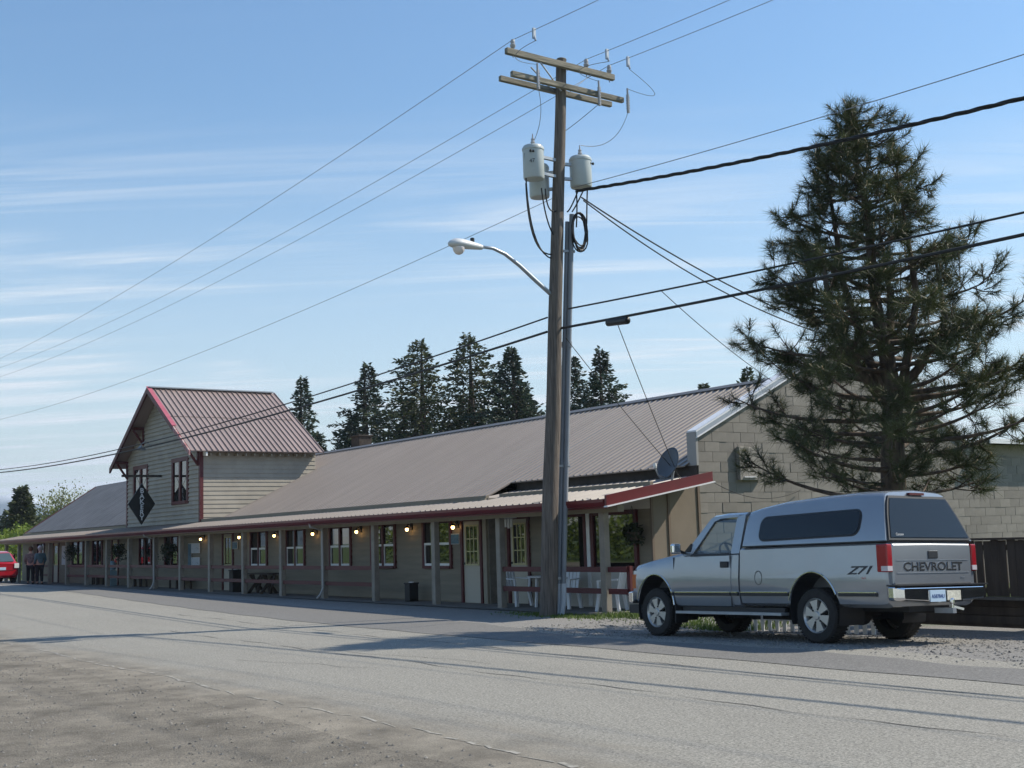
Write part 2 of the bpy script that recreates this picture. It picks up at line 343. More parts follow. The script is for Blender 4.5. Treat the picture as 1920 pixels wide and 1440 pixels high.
while x_ < 12:
    L_ = random.uniform(.05, .5); w_ = random.uniform(.012, .06); y_ = ew(x_, 0, 0) + random.gauss(0, .025); y2 = ew(x_ + L_, 0, 0) + random.gauss(0, .025)
    el.add([(x_, y_, gz(x_, y_) + .008), (x_ + L_, y2, gz(x_ + L_, y2) + .008), (x_ + L_ * .9, y2 + w_, gz(x_, y2) + .008), (x_ + L_ * .15, y_ + w_ * .8, gz(x_, y_) + .008)], [(0, 1, 2, 3)]); x_ += L_ * random.uniform(.7, 1.5)
stuff(el.build('edge_line', CHALK, road))
walk = struct(sheet('sidewalk', arr((-72, -19.4, 90)), arr((15.75, 17.45, 6)), 0.02, CONC))

def stones(name, spots, m):
    mb = MB()
    for x, y, r in spots:
        z = gz(x, y); k = 5; a0 = random.random() * 6
        ring = [(x + r * random.uniform(.7, 1.2) * math.cos(a0 + i * 2 * math.pi / k), y + r * random.uniform(.7, 1.2) * math.sin(a0 + i * 2 * math.pi / k), z + r * random.uniform(0, .25)) for i in range(k)]
        top = (x + r * random.uniform(-.3, .3), y + r * random.uniform(-.3, .3), z + r * random.uniform(.5, .95))
        mb.add(ring + [top], [(i, (i + 1) % k, k) for i in range(k)])
    return stuff(mb.build(name, m, None, fix=False))
STN = mat('grey_stones', (0.165, 0.157, 0.142), 0.9, 0, 0.55, 14)
sp = []
while len(sp) < 5200:
    x, y = random.uniform(-22, -2), random.uniform(1.0, 5.3)
    if random.random() < 0.25 + 0.75 * (0.5 + 0.5 * math.sin(x * 1.7 + y * 2.3) * math.sin(y * 3.1 - x * .6)) ** 2: sp.append((x, y, random.choice((.005, .006, .008, .010, .013, .02))))
stones('loose_gravel', sp, STN)['label'] = 'loose grey stones on the dirt shoulder'
sp = [(random.uniform(-18.5, -5), random.uniform(12.6, 16.4), random.choice((.01, .014, .02, .026))) for _ in range(4200)]
stones('parking_gravel', sp, STN)['label'] = 'grey gravel under and around the parked pickup'
GRS = leafmat('roadside_grass', (0.15, 0.21, 0.05), (0.06, 0.10, 0.02), 4)
def grass(name, n, fx, h):
    mb = MB()
    for _ in range(n):
        x, y = fx(); z = gz(x, y); a = random.random() * 6.28; hh = h * random.uniform(.4, 1.1); w = 0.012
        dx, dy = math.cos(a) * w, math.sin(a) * w; lx, ly = random.uniform(-.5, .5) * hh, random.uniform(-.5, .5) * hh
        mb.add([(x - dx, y - dy, z), (x + dx, y + dy, z), (x + lx, y + ly, z + hh)], [(0, 1, 2)])
    return stuff(mb.build(name, GRS, None, fix=False))
grass('grass', 3200, lambda: (random.uniform(-19.6, -15.6), 15.5 + abs(random.gauss(0, .9)) if random.random() < .8 else random.uniform(16, 19)), 0.11)['label'] = 'short green grass beside the block wall'
grass('weeds', 1500, lambda: (random.gauss(-20.2, .9), random.gauss(15.3, .22)), 0.06)['label'] = 'thin weeds round the foot of the utility pole'

# ------------------------------------------------------------------ long shop building
YW, YV, XE = 17.0, 17.4, -19.85
shop = thing('shop_building', 'long low beige shop with taupe metal roof, covered porch and red trim', 'building', (-45, 17, 0))
P = shop
def corrugated(name, x0, x1, ya, za, yb, zb, pitch, h, m, parent, th=0.03):
    mb = MB(); L = math.hypot(yb - ya, zb - za); ny, nz = -(zb - za) / L, (yb - ya) / L
    prof = []; x = x0
    while x < x1 - 1e-6:
        for fx, fh in ((0, 0), (0.68, 0), (0.76, 1), (0.90, 1), (0.98, 0)):
            if x + fx * pitch < x1: prof.append((x + fx * pitch, fh * h))
        x += pitch
    prof.append((x1, 0)); n = len(prof)
    for (yy, zz) in ((ya, za), (yb, zb)):
        for px_, hh in prof: mb.v.append((px_, yy + ny * hh, zz + nz * hh))
    for (yy, zz) in ((ya, za), (yb, zb)):
        for px_, hh in prof: mb.v.append((px_, yy - ny * th, zz - nz * th))
    for i in range(n - 1):
        mb.f += [(i, i + 1, n + i + 1, n + i), (2 * n + i, 3 * n + i, 3 * n + i + 1, 2 * n + i + 1), (i, 2 * n + i, 2 * n + i + 1, i + 1), (n + i, n + i + 1, 3 * n + i + 1, 3 * n + i)]
    mb.f += [(0, n, 3 * n, 2 * n), (n - 1, 3 * n - 1, 4 * n - 1, 2 * n - 1)]
    return mb.build(name, m, parent)
RY, RZ, SL = 23.63, 5.42, 0.473
def rz(y): return RZ - SL * (RY - y)
corrugated('roof', -53.0, -26.7, 17.86, rz(17.86), RY, RZ, 0.25, 0.028, ROOF, P)
corrugated('roof', -26.7, XE - 0.22, 18.62, rz(18.62), RY, RZ, 0.25, 0.028, ROOF, P)
corrugated('roof_back', -53.0, XE - 0.22, 29.4, RZ - SL * (29.4 - RY), RY, RZ, 0.5, 0.028, ROOF, P)
MB().prism([(RY - .16, RZ - .035), (RY, RZ + .05), (RY + .16, RZ - .035), (RY + .16, RZ - .02), (RY, RZ + .07), (RY - .16, RZ - .02)], 'x', -53, XE - 0.22).build('ridge_cap', mat('dark_ridge_metal', (.14, .135, .135), .5), P)
def pz(y): return 2.33 + 0.165 * (y - 15.8)
corrugated('porch_roof', -71.6, -26.7, 15.72, pz(15.72), 17.9, pz(17.9), 0.25, 0.026, ROOF, P)
corrugated('porch_roof', -26.7, -19.15, 15.72, pz(15.72), 18.6, pz(18.6), 0.25, 0.026, ROOF, P)
MB().box(-44.8, -26.72, 17.80, 17.84, pz(17.8) + 0.03, rz(17.86) - 0.032).build('flashing', GREYM, P)
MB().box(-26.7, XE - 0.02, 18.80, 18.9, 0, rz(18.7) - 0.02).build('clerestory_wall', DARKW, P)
# eave trim, beam, gutter
MB().prism([(15.60, 2.31), (15.60, 2.25), (15.645, 2.17), (15.72, 2.15), (15.72, 2.31)], 'x', -71.6, -19.2).build('gutter', GUT, P)
MB().box(-71.6, -19.2, 15.725, 15.76, 2.13, pz(15.72) - .034).build('fascia', GUT, P)
MB().box(-71.4, -19.35, 16.10, 16.26, 2.06, 2.20).build('beam', CREAM, P)
MB().prism([(15.77, 2.235), (15.77, 2.25), (17.9, pz(17.9) - .045), (17.9, pz(17.9) - .06)], 'x', -71.5, -26.72).build('porch_ceiling', CREAM, P)
MB().prism([(15.77, 2.235), (15.77, 2.25), (18.6, pz(18.6) - .045), (18.6, pz(18.6) - .06)], 'x', -26.70, -19.4).build('porch_ceiling', CREAM, P)
# red rake board with bright drip edge at the porch's end
def rake(y0, y1, dz0, dz1, x0, x1): return [(y0, pz(y0) + dz0), (y1, pz(y1) + dz0), (y1, pz(y1) + dz1), (y0, pz(y0) + dz1)]
MB().prism(rake(15.62, 18.55, -.12, .085, 0, 0), 'x', -19.17, -19.11).build('rake_board', GUT, P)
MB().prism(rake(15.60, 18.57, -.150, -.125, 0, 0), 'x', -19.18, -19.06).build('drip_edge', CAP, P)
# posts, rails, downspouts
PX = [-19.94, -23.73, -26.61, -29.73, -32.79, -35.68, -38.64, -41.59, -44.48, -47.27, -50.35, -53.27, -56.28, -59.4, -62.4, -65.4, -68.4, -71.2]
for x in PX:
    w = 0.085 if x > -45 else 0.09
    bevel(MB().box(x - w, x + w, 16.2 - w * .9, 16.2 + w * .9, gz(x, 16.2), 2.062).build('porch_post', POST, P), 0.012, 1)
for i in range(len(PX) - 1):
    if i in (1, 2, 13, 15): continue
    for z in (0.90, 0.46):
        z0 = gz((PX[i] + PX[i + 1]) / 2, 16.2) * .6
        MB().box(PX[i + 1] + .11, PX[i] - .11, 16.17, 16.215, z + z0 - .055, z + z0 + .055).build('porch_rail', RED, P)
for z in (0.90, 0.46): MB().box(-19.83, -19.25, 16.17, 16.215, z - .055, z + .055).build('porch_rail', RED, P)
MB().box(-19.30, -19.2, 16.22, 16.30, .38, .97).build('rail_post', RED, P)
for x in (-32.62, -47.05):
    MB().tube([(x, 15.66, 2.2), (x, 15.68, 2.1), (x + .02, 16.05, 1.98), (x + .02, 16.06, 0.35), (x, 15.97, 0.16), (x - .02, 15.88, 0.06)], 0.032, 8).build('downspout', mat('dull_white_downspout', (.36, .35, .33), .5), P)

# front walls: clapboards cut round the openings
def lap_board(mb, x0, x1, y, z0, h, out=0.02):
    mb.add([(x0, y, z0), (x1, y, z0), (x1, y - out, z0), (x0, y - out, z0), (x0, y, z0 + h), (x1, y, z0 + h), (x1, y - .004, z0 + h), (x0, y - .004, z0 + h)],
           [(0, 1, 2, 3), (4, 7, 6, 5), (3, 2, 6, 7), (0, 4, 5, 1), (0, 3, 7, 4), (1, 5, 6, 2)])
def runs(x0, x1, holes, zc):
    cuts = sorted((a, b) for a, b, za, zb in holes if za < zc < zb); out = []; x = x0
    for a, b in cuts:
        if a > x: out.append((x, min(a, x1)))
        x = max(x, b)
    if x < x1: out.append((x, x1))
    return [(a, b) for a, b in out if b - a > 0.05]
WINS = [(-40.01, -38.63), (-37.14, -35.76), (-34.03, -32.65), (-31.41, -30.03), (-28.53, -27.13), (-51.6, -50.1), (-48.5, -47.0), (-58.2, -56.7), (-61.5, -59.6), (-68.0, -66.6)]
holes = [(a, b, 0.88, 2.12) for a, b in WINS] + [(-42.5, -41.55, 0, 2.1), (-26.63, -25.74, 0, 2.1), (-55.3, -54.4, 0, 2.1), (-64.9, -63.9, 0, 2.1)]
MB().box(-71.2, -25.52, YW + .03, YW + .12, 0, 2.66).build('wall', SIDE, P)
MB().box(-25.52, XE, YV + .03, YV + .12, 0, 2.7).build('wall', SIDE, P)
far = MB(); z = 0.06
while z < 2.55:
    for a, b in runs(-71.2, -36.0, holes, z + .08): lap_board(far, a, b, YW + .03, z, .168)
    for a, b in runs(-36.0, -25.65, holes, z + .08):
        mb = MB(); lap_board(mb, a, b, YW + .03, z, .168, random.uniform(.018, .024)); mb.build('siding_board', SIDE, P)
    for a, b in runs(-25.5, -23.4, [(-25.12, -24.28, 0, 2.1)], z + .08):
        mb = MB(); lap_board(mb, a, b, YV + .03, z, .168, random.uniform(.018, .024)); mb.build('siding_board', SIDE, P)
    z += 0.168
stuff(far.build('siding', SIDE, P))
MB().box(-25.65, -25.49, YW - .02, YW + .05, 0, 2.6).build('pilaster', CREAM, P)
BRK = mat('dark_return_wall', (0.20, 0.18, 0.15), 0.85, 0, 0.15, 8)
MB().box(-25.52, -25.46, YW + .05, YV + .12, 0, 2.6).build('return_wall', BRK, P)
MB().box(XE - .04, XE + .02, YV, 18.84, 0, 2.62).build('end_wall', TAN, P)
for y in (17.42, 17.9, 18.78): MB().box(XE + .02, XE + .045, y - .03, y + .03, 0, 2.6).build('batten', mat('dark_batten', (0.16, 0.12, 0.09), 0.8), P)

def window(x0, x1, z0, z1, y, parent, trim=RED, leaves=2, casing=0.09, name='window', sash=WHITE, split=True):
    mb = MB(); c = casing; o = y - .035; i = y + .05; mid = (x0 + x1) / 2
    mb.box(x0 - c * .3, x0 + c * .7, o, i, z0 - c * .3, z1 + c * .3).box(x1 - c * .7, x1 + c * .3, o, i, z0 - c * .3, z1 + c * .3)
    mb.box(x0 + c * .7, x1 - c * .7, o, i, z1 - c * .7, z1 + c * .3).box(x0 + c * .7, x1 - c * .7, o - .02, i, z0 - c * .3, z0 + c * .5)
    if leaves == 2: mb.box(mid - c * .5, mid + c * .5, o, i, z0 + c * .5, z1 - c * .7)
    w = mb.build(name, trim, parent)
    spans = [(x0 + c * .7, mid - c * .5), (mid + c * .5, x1 - c * .7)] if leaves == 2 else [(x0 + c * .7, x1 - c * .7)]
    zm = (z0 + z1) / 2 + .0
    for a, b in spans:
        zs = [(z0 + c * .5, zm), (zm, z1 - c * .7)] if split else [(z0 + c * .5, z1 - c * .7)]
        for q, r_ in zs: MB().box(a, b, y + .012, y + .03, q, r_).build('pane', WINDARK, w)
        if split and sash:
            s = MB(); s.box(a + .004, b - .004, y - .012, y + .010, zm - .03, zm + .03).box(a + .004, b - .004, y - .012, y + .010, z0 + c * .5, z0 + c * .5 + .06)
            s.box(a + .004, a + .035, y - .010, y + .010, z0 + c * .5 + .062, zm - .032).box(b - .035, b - .004, y - .010, y + .010, z0 + c * .5 + .062, zm - .032)
            s.build('sash', sash, w)
    return w
for k, (a, b) in enumerate(WINS): window(a, b, 0.9, 2.12, YW, P, sash=WHITE if k < 5 else None)
def door(x0, x1, y, parent, m, lites=(3, 3), trim=RED, knob=True, gz0=0.99, narrow=0.0):
    d = MB().box(x0 + .05, x1 - .05, y - .0, y + .05, 0.03, 2.05).build('door', m, parent)
    f = MB(); f.box(x0 - .04, x0 + .045, y - .05, y + .06, 0.02, 2.12).box(x1 - .045, x1 + .04, y - .05, y + .06, 0.02, 2.12).box(x0 + .045, x1 - .045, y - .05, y + .06, 2.055, 2.12); f.build('frame', trim, d)
    ga, gb = x0 + .2 + narrow, x1 - .17 - narrow; z0, z1 = gz0, 1.92
    MB().box(ga, gb, y - .008, y - .002, z0, z1).build('pane', WINDARK, d)
    g = MB(); nx, nz_ = lites
    g.box(ga - .04, ga, y - .03, y - .001, z0 - .04, z1 + .04).box(gb, gb + .04, y - .03, y - .001, z0 - .04, z1 + .04).box(ga, gb, y - .03, y - .001, z1, z1 + .04).box(ga, gb, y - .03, y - .001, z0 - .04, z0)
    for k in range(1, nx): xx = ga + (gb - ga) * k / nx; g.box(xx - .012, xx + .012, y - .024, y - .010, z0, z1)
    for k in range(1, nz_): zz_ = z0 + (z1 - z0) * k / nz_; g.box(ga, gb, y - .020, y - .012, zz_ - .012, zz_ + .012)
    g.build('muntin', YEL, d)
    if knob: MB().lathe([(0.0, 0), (.03, .0), (.03, .03), (.0, .05)], (x0 + .13, y - .05, 1.0), 10, 'y').build('handle', BLK, d)
    return d
DOORP = mat('pale_door_paint', (0.47, 0.43, 0.35), 0.6)
door(-26.63, -25.74, YW + .02, P, DOORP); door(-25.12, -24.28, YV + .02, P, DOORP)
door(-42.5, -41.55, YW + .02, P, DOORP, (2, 1)); door(-55.3, -54.4, YW + .02, P, DOORP, (1, 1)); door(-64.9, -63.9, YW + .02, P, DOORP, (1, 1))
# the large shop windows near the end
for a, b in ((-23.30, -22.06), (-21.84, -20.32)):
    window(a, b, 0.86, 2.10, YV, P, leaves=1, split=False, casing=0.10)
MB().box(-22.02, -21.90, YV - .03, YV + .06, 0.05, 2.3).build('mullion', WHITE, P)
stuff_m = mat('pale_trim', (0.55, 0.52, 0.46), 0.6)
MB().box(-23.4, XE, YV - .005, YV + .03, 0, 0.82).build('apron_panel', stuff_m, P)
MB().box(-23.4, XE, YV - .005, YV + .03, 2.13, 2.6).build('head_panel', stuff_m, P)
ch = MB().box(-47.45, -46.75, 24.8, 25.4, 4.6, 6.12).build('chimney', mat('sooty_brick', (0.045, 0.035, 0.03), 0.9, 0, .3, 6), P)
MB().box(-47.5, -46.7, 24.75, 25.45, 6.12, 6.17).build('chimney_cap', DARKW, ch)
# rear and side walls so that the shell is closed
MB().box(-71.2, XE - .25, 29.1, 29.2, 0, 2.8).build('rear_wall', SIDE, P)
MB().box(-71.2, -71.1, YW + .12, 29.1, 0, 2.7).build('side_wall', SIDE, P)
# the lower wing left of the bakery
def wz(y): return 5.3 - 0.66 * (21.4 - y)
corrugated('wing_roof', -72.6, -53.2, 17.5, wz(17.5), 21.4, 5.3, 0.6, 0.012, WINGR, P)
corrugated('wing_roof', -72.6, -53.2, 25.3, 5.3 - .66 * 3.9, 21.4, 5.3, 0.6, 0.012, WINGR, P)
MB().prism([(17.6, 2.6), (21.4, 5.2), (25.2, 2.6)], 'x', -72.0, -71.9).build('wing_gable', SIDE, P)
MB().bar((-72.58, 17.45, wz(17.45) - .05), (-72.58, 21.4, 5.25), .06, .16).build('wing_rake_board', RED, P)

# ------------------------------------------------------------------ bakery: gabled upper storey
bak = thing('bakery_building', 'two storey clapboard bakery gable with red corner boards and ribbed roof', 'building', (-49, 19.4, 2.4))
BX0, BX1, BXM, BYB = -53.31, -44.72, -49.0, 21.75
BSL = 0.612
def bzr(x): return 8.07 - BSL * abs(x - BXM)
sd = MB(); z = 2.4
MB().prism([(BX0, 2.4), (BX1, 2.4), (BX1, bzr(BX1) - .08), (BXM, 7.95), (BX0, bzr(BX0) - .08)], 'y', YW + .03, BYB).build('wall', SIDEB, bak)
bh = [(-47.66, -45.95, 3.34, 5.06), (-52.36, -50.6, 3.34, 5.06)]
while z < 7.8:
    hw = (8.0 - (z + .08)) / BSL; a, b = max(BX0, BXM - hw), min(BX1, BXM + hw)
    if b - a > .2:
        for p, q in runs(a, b, bh, z + .08): lap_board(sd, p, q, YW + .03, z, .165, .05)
    if z < 5.25:
        sd.add([(BX1, YW + .03, z), (BX1 + .022, YW + .03, z), (BX1 + .004, YW + .03, z + .165), (BX1, YW + .03, z + .165), (BX1, BYB, z), (BX1 + .022, BYB, z), (BX1 + .004, BYB, z + .165), (BX1, BYB, z + .165)],
               [(0, 1, 2, 3), (4, 7, 6, 5), (1, 5, 6, 2), (0, 4, 5, 1), (3, 2, 6, 7)])
    z += .165
stuff(sd.build('siding', SIDEB, bak))
for x in (BX0 - .01, BX1 - .09): MB().box(x, x + .14, YW - .02, YW + .12, 2.4, bzr(BX1) - .1).build('corner_board', RED, bak)
for a, b, p, q in bh: window(a, b, p, q, YW, bak, casing=.16, leaves=2, sash=None)
def slope_roof(x0, x1, m, name):
    # ribs run down the slope, spaced along Y
    mb = MB(); sgn = 1 if x1 > x0 else -1; prof = []; y = 16.5; pitch = .2183
    while y < BYB + .03:
        for fy, fh in ((0, 0), (.80, 0), (.84, 1), (.93, 1), (.97, 0)):
            prof.append((y + fy * pitch, fh * .045))
        y += pitch
    n = len(prof); L = math.hypot(1, BSL); nx, nz = sgn * BSL / L, 1 / L
    for lay in (0, 1):
        for x in (x0, x1):
            for yy, hh in prof:
                k = hh if lay == 0 else -.04
                mb.v.append((x + nx * k, yy, bzr(x) + nz * k))
    for i in range(n - 1):
        mb.f += [(i, i + 1, n + i + 1, n + i), (2 * n + i, 3 * n + i, 3 * n + i + 1, 2 * n + i + 1), (i, 2 * n + i, 2 * n + i + 1, i + 1), (n + i, n + i + 1, 3 * n + i + 1, 3 * n + i)]
    mb.f += [(0, n, 3 * n, 2 * n), (n - 1, 3 * n - 1, 4 * n - 1, 2 * n - 1)]
    return mb.build(name, m, bak)
slope_roof(BXM, -44.3, ROOFB, 'roof'); slope_roof(BXM, -53.8, ROOFB, 'roof')
MB().bar((-46.75, 16.55, bzr(-46.75) + .012), (-46.75, BYB, bzr(-46.75) + .012), .03, .012).build('sheet_lap', DARKW, bak)
MB().bar((BXM, 16.46, 8.10), (BXM, BYB + .08, 8.10), .34, .05).build('ridge_cap', GREYM, bak)
def rk(xa, xb, m, nm, y=16.45, drop=.09, w=.05, t=.22): return MB().bar((xa, y, bzr(xa) - drop), (xb, y, bzr(xb) - drop), w, t, (0, 1, 0)).build(nm, m, bak)
MB().prism([(BXM, 8.10), (-46.05, bzr(-46.05) + .02), (-46.05, bzr(-46.05) - .19), (BXM, 7.86)], 'y', 16.40, 16.47).build('rake_board', RED, bak)
MB().prism([(BXM, 8.10), (-53.85, bzr(-53.85) + .02), (-53.85, bzr(-53.85) - .19), (BXM, 7.86)], 'y', 16.40, 16.47).build('rake_board', RED, bak)
MB().prism([(-46.07, bzr(-46.07) + .01), (-44.28, bzr(-44.28) + .01), (-44.28, bzr(-44.28) - .17), (-46.07, bzr(-46.07) - .17)], 'y', 16.41, 16.47).build('rake_board', mat('peeling_rake_board', (0.42, .34, .33), .8, 0, 0, 6, col2=(.25, .06, .07)), bak)
MB().prism([(BXM, 8.135), (-46.0, bzr(-46.0) + .05), (-46.0, bzr(-46.0) + .035), (BXM, 8.12)], 'y', 16.38, 16.56).build('sunlit_rake_strip', RED_LIT, bak)  # thin strip carrying the painted sunlight along the upper rake
MB().prism([(BX1 - .05, 5.05), (-44.34, 5.0), (-44.34, 5.14), (BX1 - .05, 5.36)], 'y', 17.1, 17.16).build('rafter_tail', WHITE, bak)
for k in range(13):
    y = 17.3 + k * .35; MB().box(BX1 + .03, -44.36, y - .02, y + .02, 5.03, 5.11).build('rafter_tail', CREAM, bak)
def knee(x, top):
    mb = MB(); mb.bar((x, YW, top - .05), (x, 16.5, top - .05), .09, .10); mb.bar((x, YW - .03, top - .75), (x, YW - .03, top - .10), .09, .07, (0, 1, 0)); mb.bar((x, YW - .04, top - .7), (x, 16.55, top - .12), .08, .08); return mb.build('knee_brace', RED, bak)
for x in (-53.2, -51.1, -46.9, -44.85): knee(x, bzr(x) - .12)
lp = MB().tube([(-50.2, YW, 5.85), (-50.2, 16.75, 6.0), (-50.2, 16.6, 5.9), (-50.2, 16.58, 5.78)], .02, 6).build('gooseneck_arm', GALV, bak)
MB().lathe([(.04, .1), (.07, .06), (.24, -.06), (.23, -.07)], (-50.2, 16.58, 5.72), 14).build('lamp_shade', GALV, lp)

# hanging bakery sign, square to the front
sg = thing('hanging_sign', 'black diamond sign lettered BAKERY hanging from a bar on the gable', 'sign', (-48.94, 16.2, 2.58))
MB().box(-48.97, -48.91, 15.4, 17.0, 4.47, 4.56).build('bracket_bar', DARKW, sg)
MB().prism([(16.2, 4.22), (16.74, 3.40), (16.2, 2.58), (15.66, 3.40)], 'x', -48.98, -48.90).build('board', mat('black_sign_board', (.012, .013, .012), .5), sg)
for y in (16.0, 16.4): MB().tube([(-48.94, y, 4.47), (-48.94, 16.2 + (y - 16.2) * .35, 4.15)], .008, 5).build('chain', BLK, sg)
LETT = mat('pale_grey_lettering', (.62, .64, .66), .6)
for i, chh in enumerate('BAKERY'):
    M = Matrix.Translation((-48.897, 16.2, 3.92 - i * .215)) @ Matrix(((0, 0, 1, 0), (1, 0, 0, 0), (0, 1, 0, 0), (0, 0, 0, 1)))
    lettering('letter', chh, .27, .003, LETT, sg, M, local=False, bold=.006)

# ------------------------------------------------------------------ concrete block building (gable end)
blk = thing('block_building', 'tan concrete block building with white capped gable parapet behind the pine', 'building', (XE, 24, 0))
CY0, CAPX, GS = 18.85, 23.72, 0.478
def ctop(y): return min(6.15 - GS * abs(y - CAPX), 9) if y < 28.85 else 3.72
poly = [(CY0 + .005, 0), (CY0 + .005, ctop(CY0) - .03), (CAPX, 6.12), (28.85, 3.69), (44, 3.69), (44, 0)]
MB().prism(poly, 'x', XE - .22, XE - .012).build('wall', MORTAR, blk)
BH, BL = 0.2234, 0.447; joint = 0.008
def clip(poly, f):
    out = []
    for i in range(len(poly)):
        a, b = poly[i], poly[(i + 1) % len(poly)]; fa, fb = f(a), f(b)
        if fa >= 0: out.append(a)
        if fa * fb < 0: t = fa / (fa - fb); out.append((a[0] + t * (b[0] - a[0]), a[1] + t * (b[1] - a[1])))
    return out
bm_ = MB().box(-.03, 0, joint / 2, BL - joint / 2, joint / 2, BH - joint / 2); shared = None; rest = MB(); cnt = 0
course = 0; z = 0.0
while z < 6.1:
    y = CY0 - (BL / 2 if course % 2 else 0); x_j = 0
    while y < 33.5:
        q = [(max(y, CY0) + joint / 2, z + joint / 2), (y + BL - joint / 2, z + joint / 2), (y + BL - joint / 2, z + BH - joint / 2), (max(y, CY0) + joint / 2, z + BH - joint / 2)]
        full = y >= CY0; p2 = q
        for f in (lambda p: 6.06 - GS * (CAPX - p[0]) - p[1], lambda p: (6.06 - GS * (p[0] - CAPX) - p[1]) if p[0] < 28.9 else 3.4 - p[1] + (.05 if z < 3.3 else 0)):
            p2 = clip(p2, f)
        out = random.uniform(-.004, .008)
        if len(p2) >= 3 and q[1][0] - q[0][0] > .05:
            seen = z > 1.0 and y < 32.4 and not (21.9 < y < 26.0) and cnt < 298
            if seen and p2 == q and full:
                if shared is None:
                    o = bm_.build('concrete_block', CMU, blk, local=True); shared = o.data
                else:
                    o = bpy.data.objects.new('concrete_block', shared); COL.objects.link(o); o.parent = blk
                o.location = (out, y - 24, z); cnt += 1
            elif seen: MB().prism(p2, 'x', XE - .03, XE + out).build('concrete_block', CMU, blk); cnt += 1
            else: rest.prism(p2, 'x', XE - .03, XE + out)
        y += BL
    z += BH; course += 1
stuff(rest.build('block_courses', CMU, blk))
# metal capping of the parapet and its end
def capseg(ya, yb, za, zb): return [(ya, za), (yb, zb), (yb, zb + .045), (ya, za + .045)]
for ya, yb in ((CY0 - .06, CAPX), (28.85, CAPX)):
    MB().prism(capseg(ya, yb, ctop(ya) - .02, 6.14), 'x', XE - .25, XE + .05).build('parapet_cap', CAP, blk)
    MB().prism([(ya, ctop(ya) - .021), (yb, 6.139), (yb, 6.04), (ya, ctop(ya) - .121)], 'x', XE + .036, XE + .056).build('cap_flange', GREYM, blk)
    MB().prism([(ya, ctop(ya) - .122), (yb, 6.039), (yb, 6.015), (ya, ctop(ya) - .146)], 'x', XE + .03, XE + .085).build('drip_edge', CAP, blk)
MB().box(XE - .27, XE + .02, CY0 - .06, CY0 + .001, 3.05, ctop(CY0) - .04).build('parapet_end', mat('shaded_parapet_metal', (.30, .29, .28), .5), blk)  # darker than the white cap: the end face's shade is in its colour
MB().box(XE - .5, XE + .40, 28.95, 44, 3.70, 3.78).build('flat_roof', DARKW, blk)
MB().box(XE + .40, XE + .43, 28.95, 44, 3.68, 3.80).build('roof_edge', CAP, blk)
MB().box(XE - 14, XE - .22, 43.8, 44, 0, 3.69).build('rear_wall', MORTAR, blk)
vb = bevel(MB().box(XE + .01, XE + .115, 20.0, 20.72, 2.72, 3.47).build('vent_box', CMU, blk), .01, 1)
MB().box(XE + .116, XE + .14, 20.12, 20.5, 2.78, 2.80).build('vent_slot', CAP, vb)

# ------------------------------------------------------------------ fences behind the pickup
fen = thing('board_fence', 'dark weathered board fence with narrow gaps behind the pickup tailgate', 'fence', (-9, 17.2, 0))
FW = mat('dark_fence_wood', (0.055, 0.042, 0.033), .85, 0, .3, 5, bump=.3, bscale=20, stretch=(1, 1, .2))
x = -13.4
while x < -4.5:
    w = random.uniform(.115, .135); MB().box(x, x + w, 17.2, 17.222, .47, 1.33 + random.uniform(-.012, .012)).build('picket', FW, fen); x += w + random.choice((.003, .004, .006, .006, .022))
for z in (.56, 1.22): MB().box(-13.5, -4.4, 17.224, 17.27, z - .045, z + .045).build('rail', FW, fen)
MB().box(-13.5, -4.4, 17.14, 17.28, 1.335, 1.37).build('cap_board', FW, fen)
for k in range(3): MB().box(-13.5, -4.4, 17.13 - .0, 17.16, .06 + k * .135, .18 + k * .135).build('plank', FW, fen)
MB().box(-13.5, -4.4, 16.98, 17.128, .43, .465).build('ledge_board', mat('grey_ledge_board', (.11, .10, .09), .85, 0, .2, 5), fen)
MB().box(-13.5, -4.4, 17.165, 17.185, 0, .47).build('skirt_board', FW, fen)
for x in (-13.3, -11.2, -9.1, -7.0, -4.6): MB().box(x - .05, x + .05, 17.225 + .05, 17.37, 0, 1.33).build('fence_post', FW, fen)
pf = thing('picket_fence', 'low white picket edging seen under the parked pickup', 'fence', (-14.5, 16.0, 0))
for k in range(18):
    x = -16.0 + k * .17; MB().prism([(x, gz(x, 16)), (x + .075, gz(x, 16)), (x + .075, .32), (x + .037, .38), (x, .32)], 'y', 16.0, 16.02).build('picket', WHITE, pf)
for z in (.08, .26): MB().box(-16.05, -12.95, 16.021, 16.04, z - .03, z + .03).build('rail', WHITE, pf)

# ------------------------------------------------------------------ utility pole
PB, PT = Vector((-20.61, 15.17, -.3)), Vector((-20.2, 15.76, 11.78))
def pax(z): t = (z + .3) / 12.08; return PB.lerp(PT, t)
pole = thing('utility_pole', 'tall leaning timber utility pole with two levels of crossarms by the porch', 'utility pole', (PB.x, PB.y, 0))
zs = np.linspace(-.3, 11.78, 30)
mb = MB(); pts = [pax(z) + Vector((.008 * math.sin(z * 1.9), .008 * math.cos(z * 1.3), 0)) for z in zs]
mb.tube(pts, [.185 - .075 * (z + .3) / 12.1 for z in zs], 20); mb.build('shaft', WOODP, pole, smooth=40)
MB().tube([pax(11.775), pax(11.80)], [.112, .10], 16).build('pole_top', ARMW, pole)
def arm(ya, yb, z, xo, s=.115): return bevel(MB().bar((xo, ya, z), (xo, yb, z - .03), s * .8, s).build('crossarm', ARMW, pole), .008, 1)
TX = -20.2
arm(14.18, 17.06, 11.60, TX + .17, .13); arm(14.30, 17.30, 11.13, TX + .17); arm(14.24, 17.24, 11.13, TX - .17)
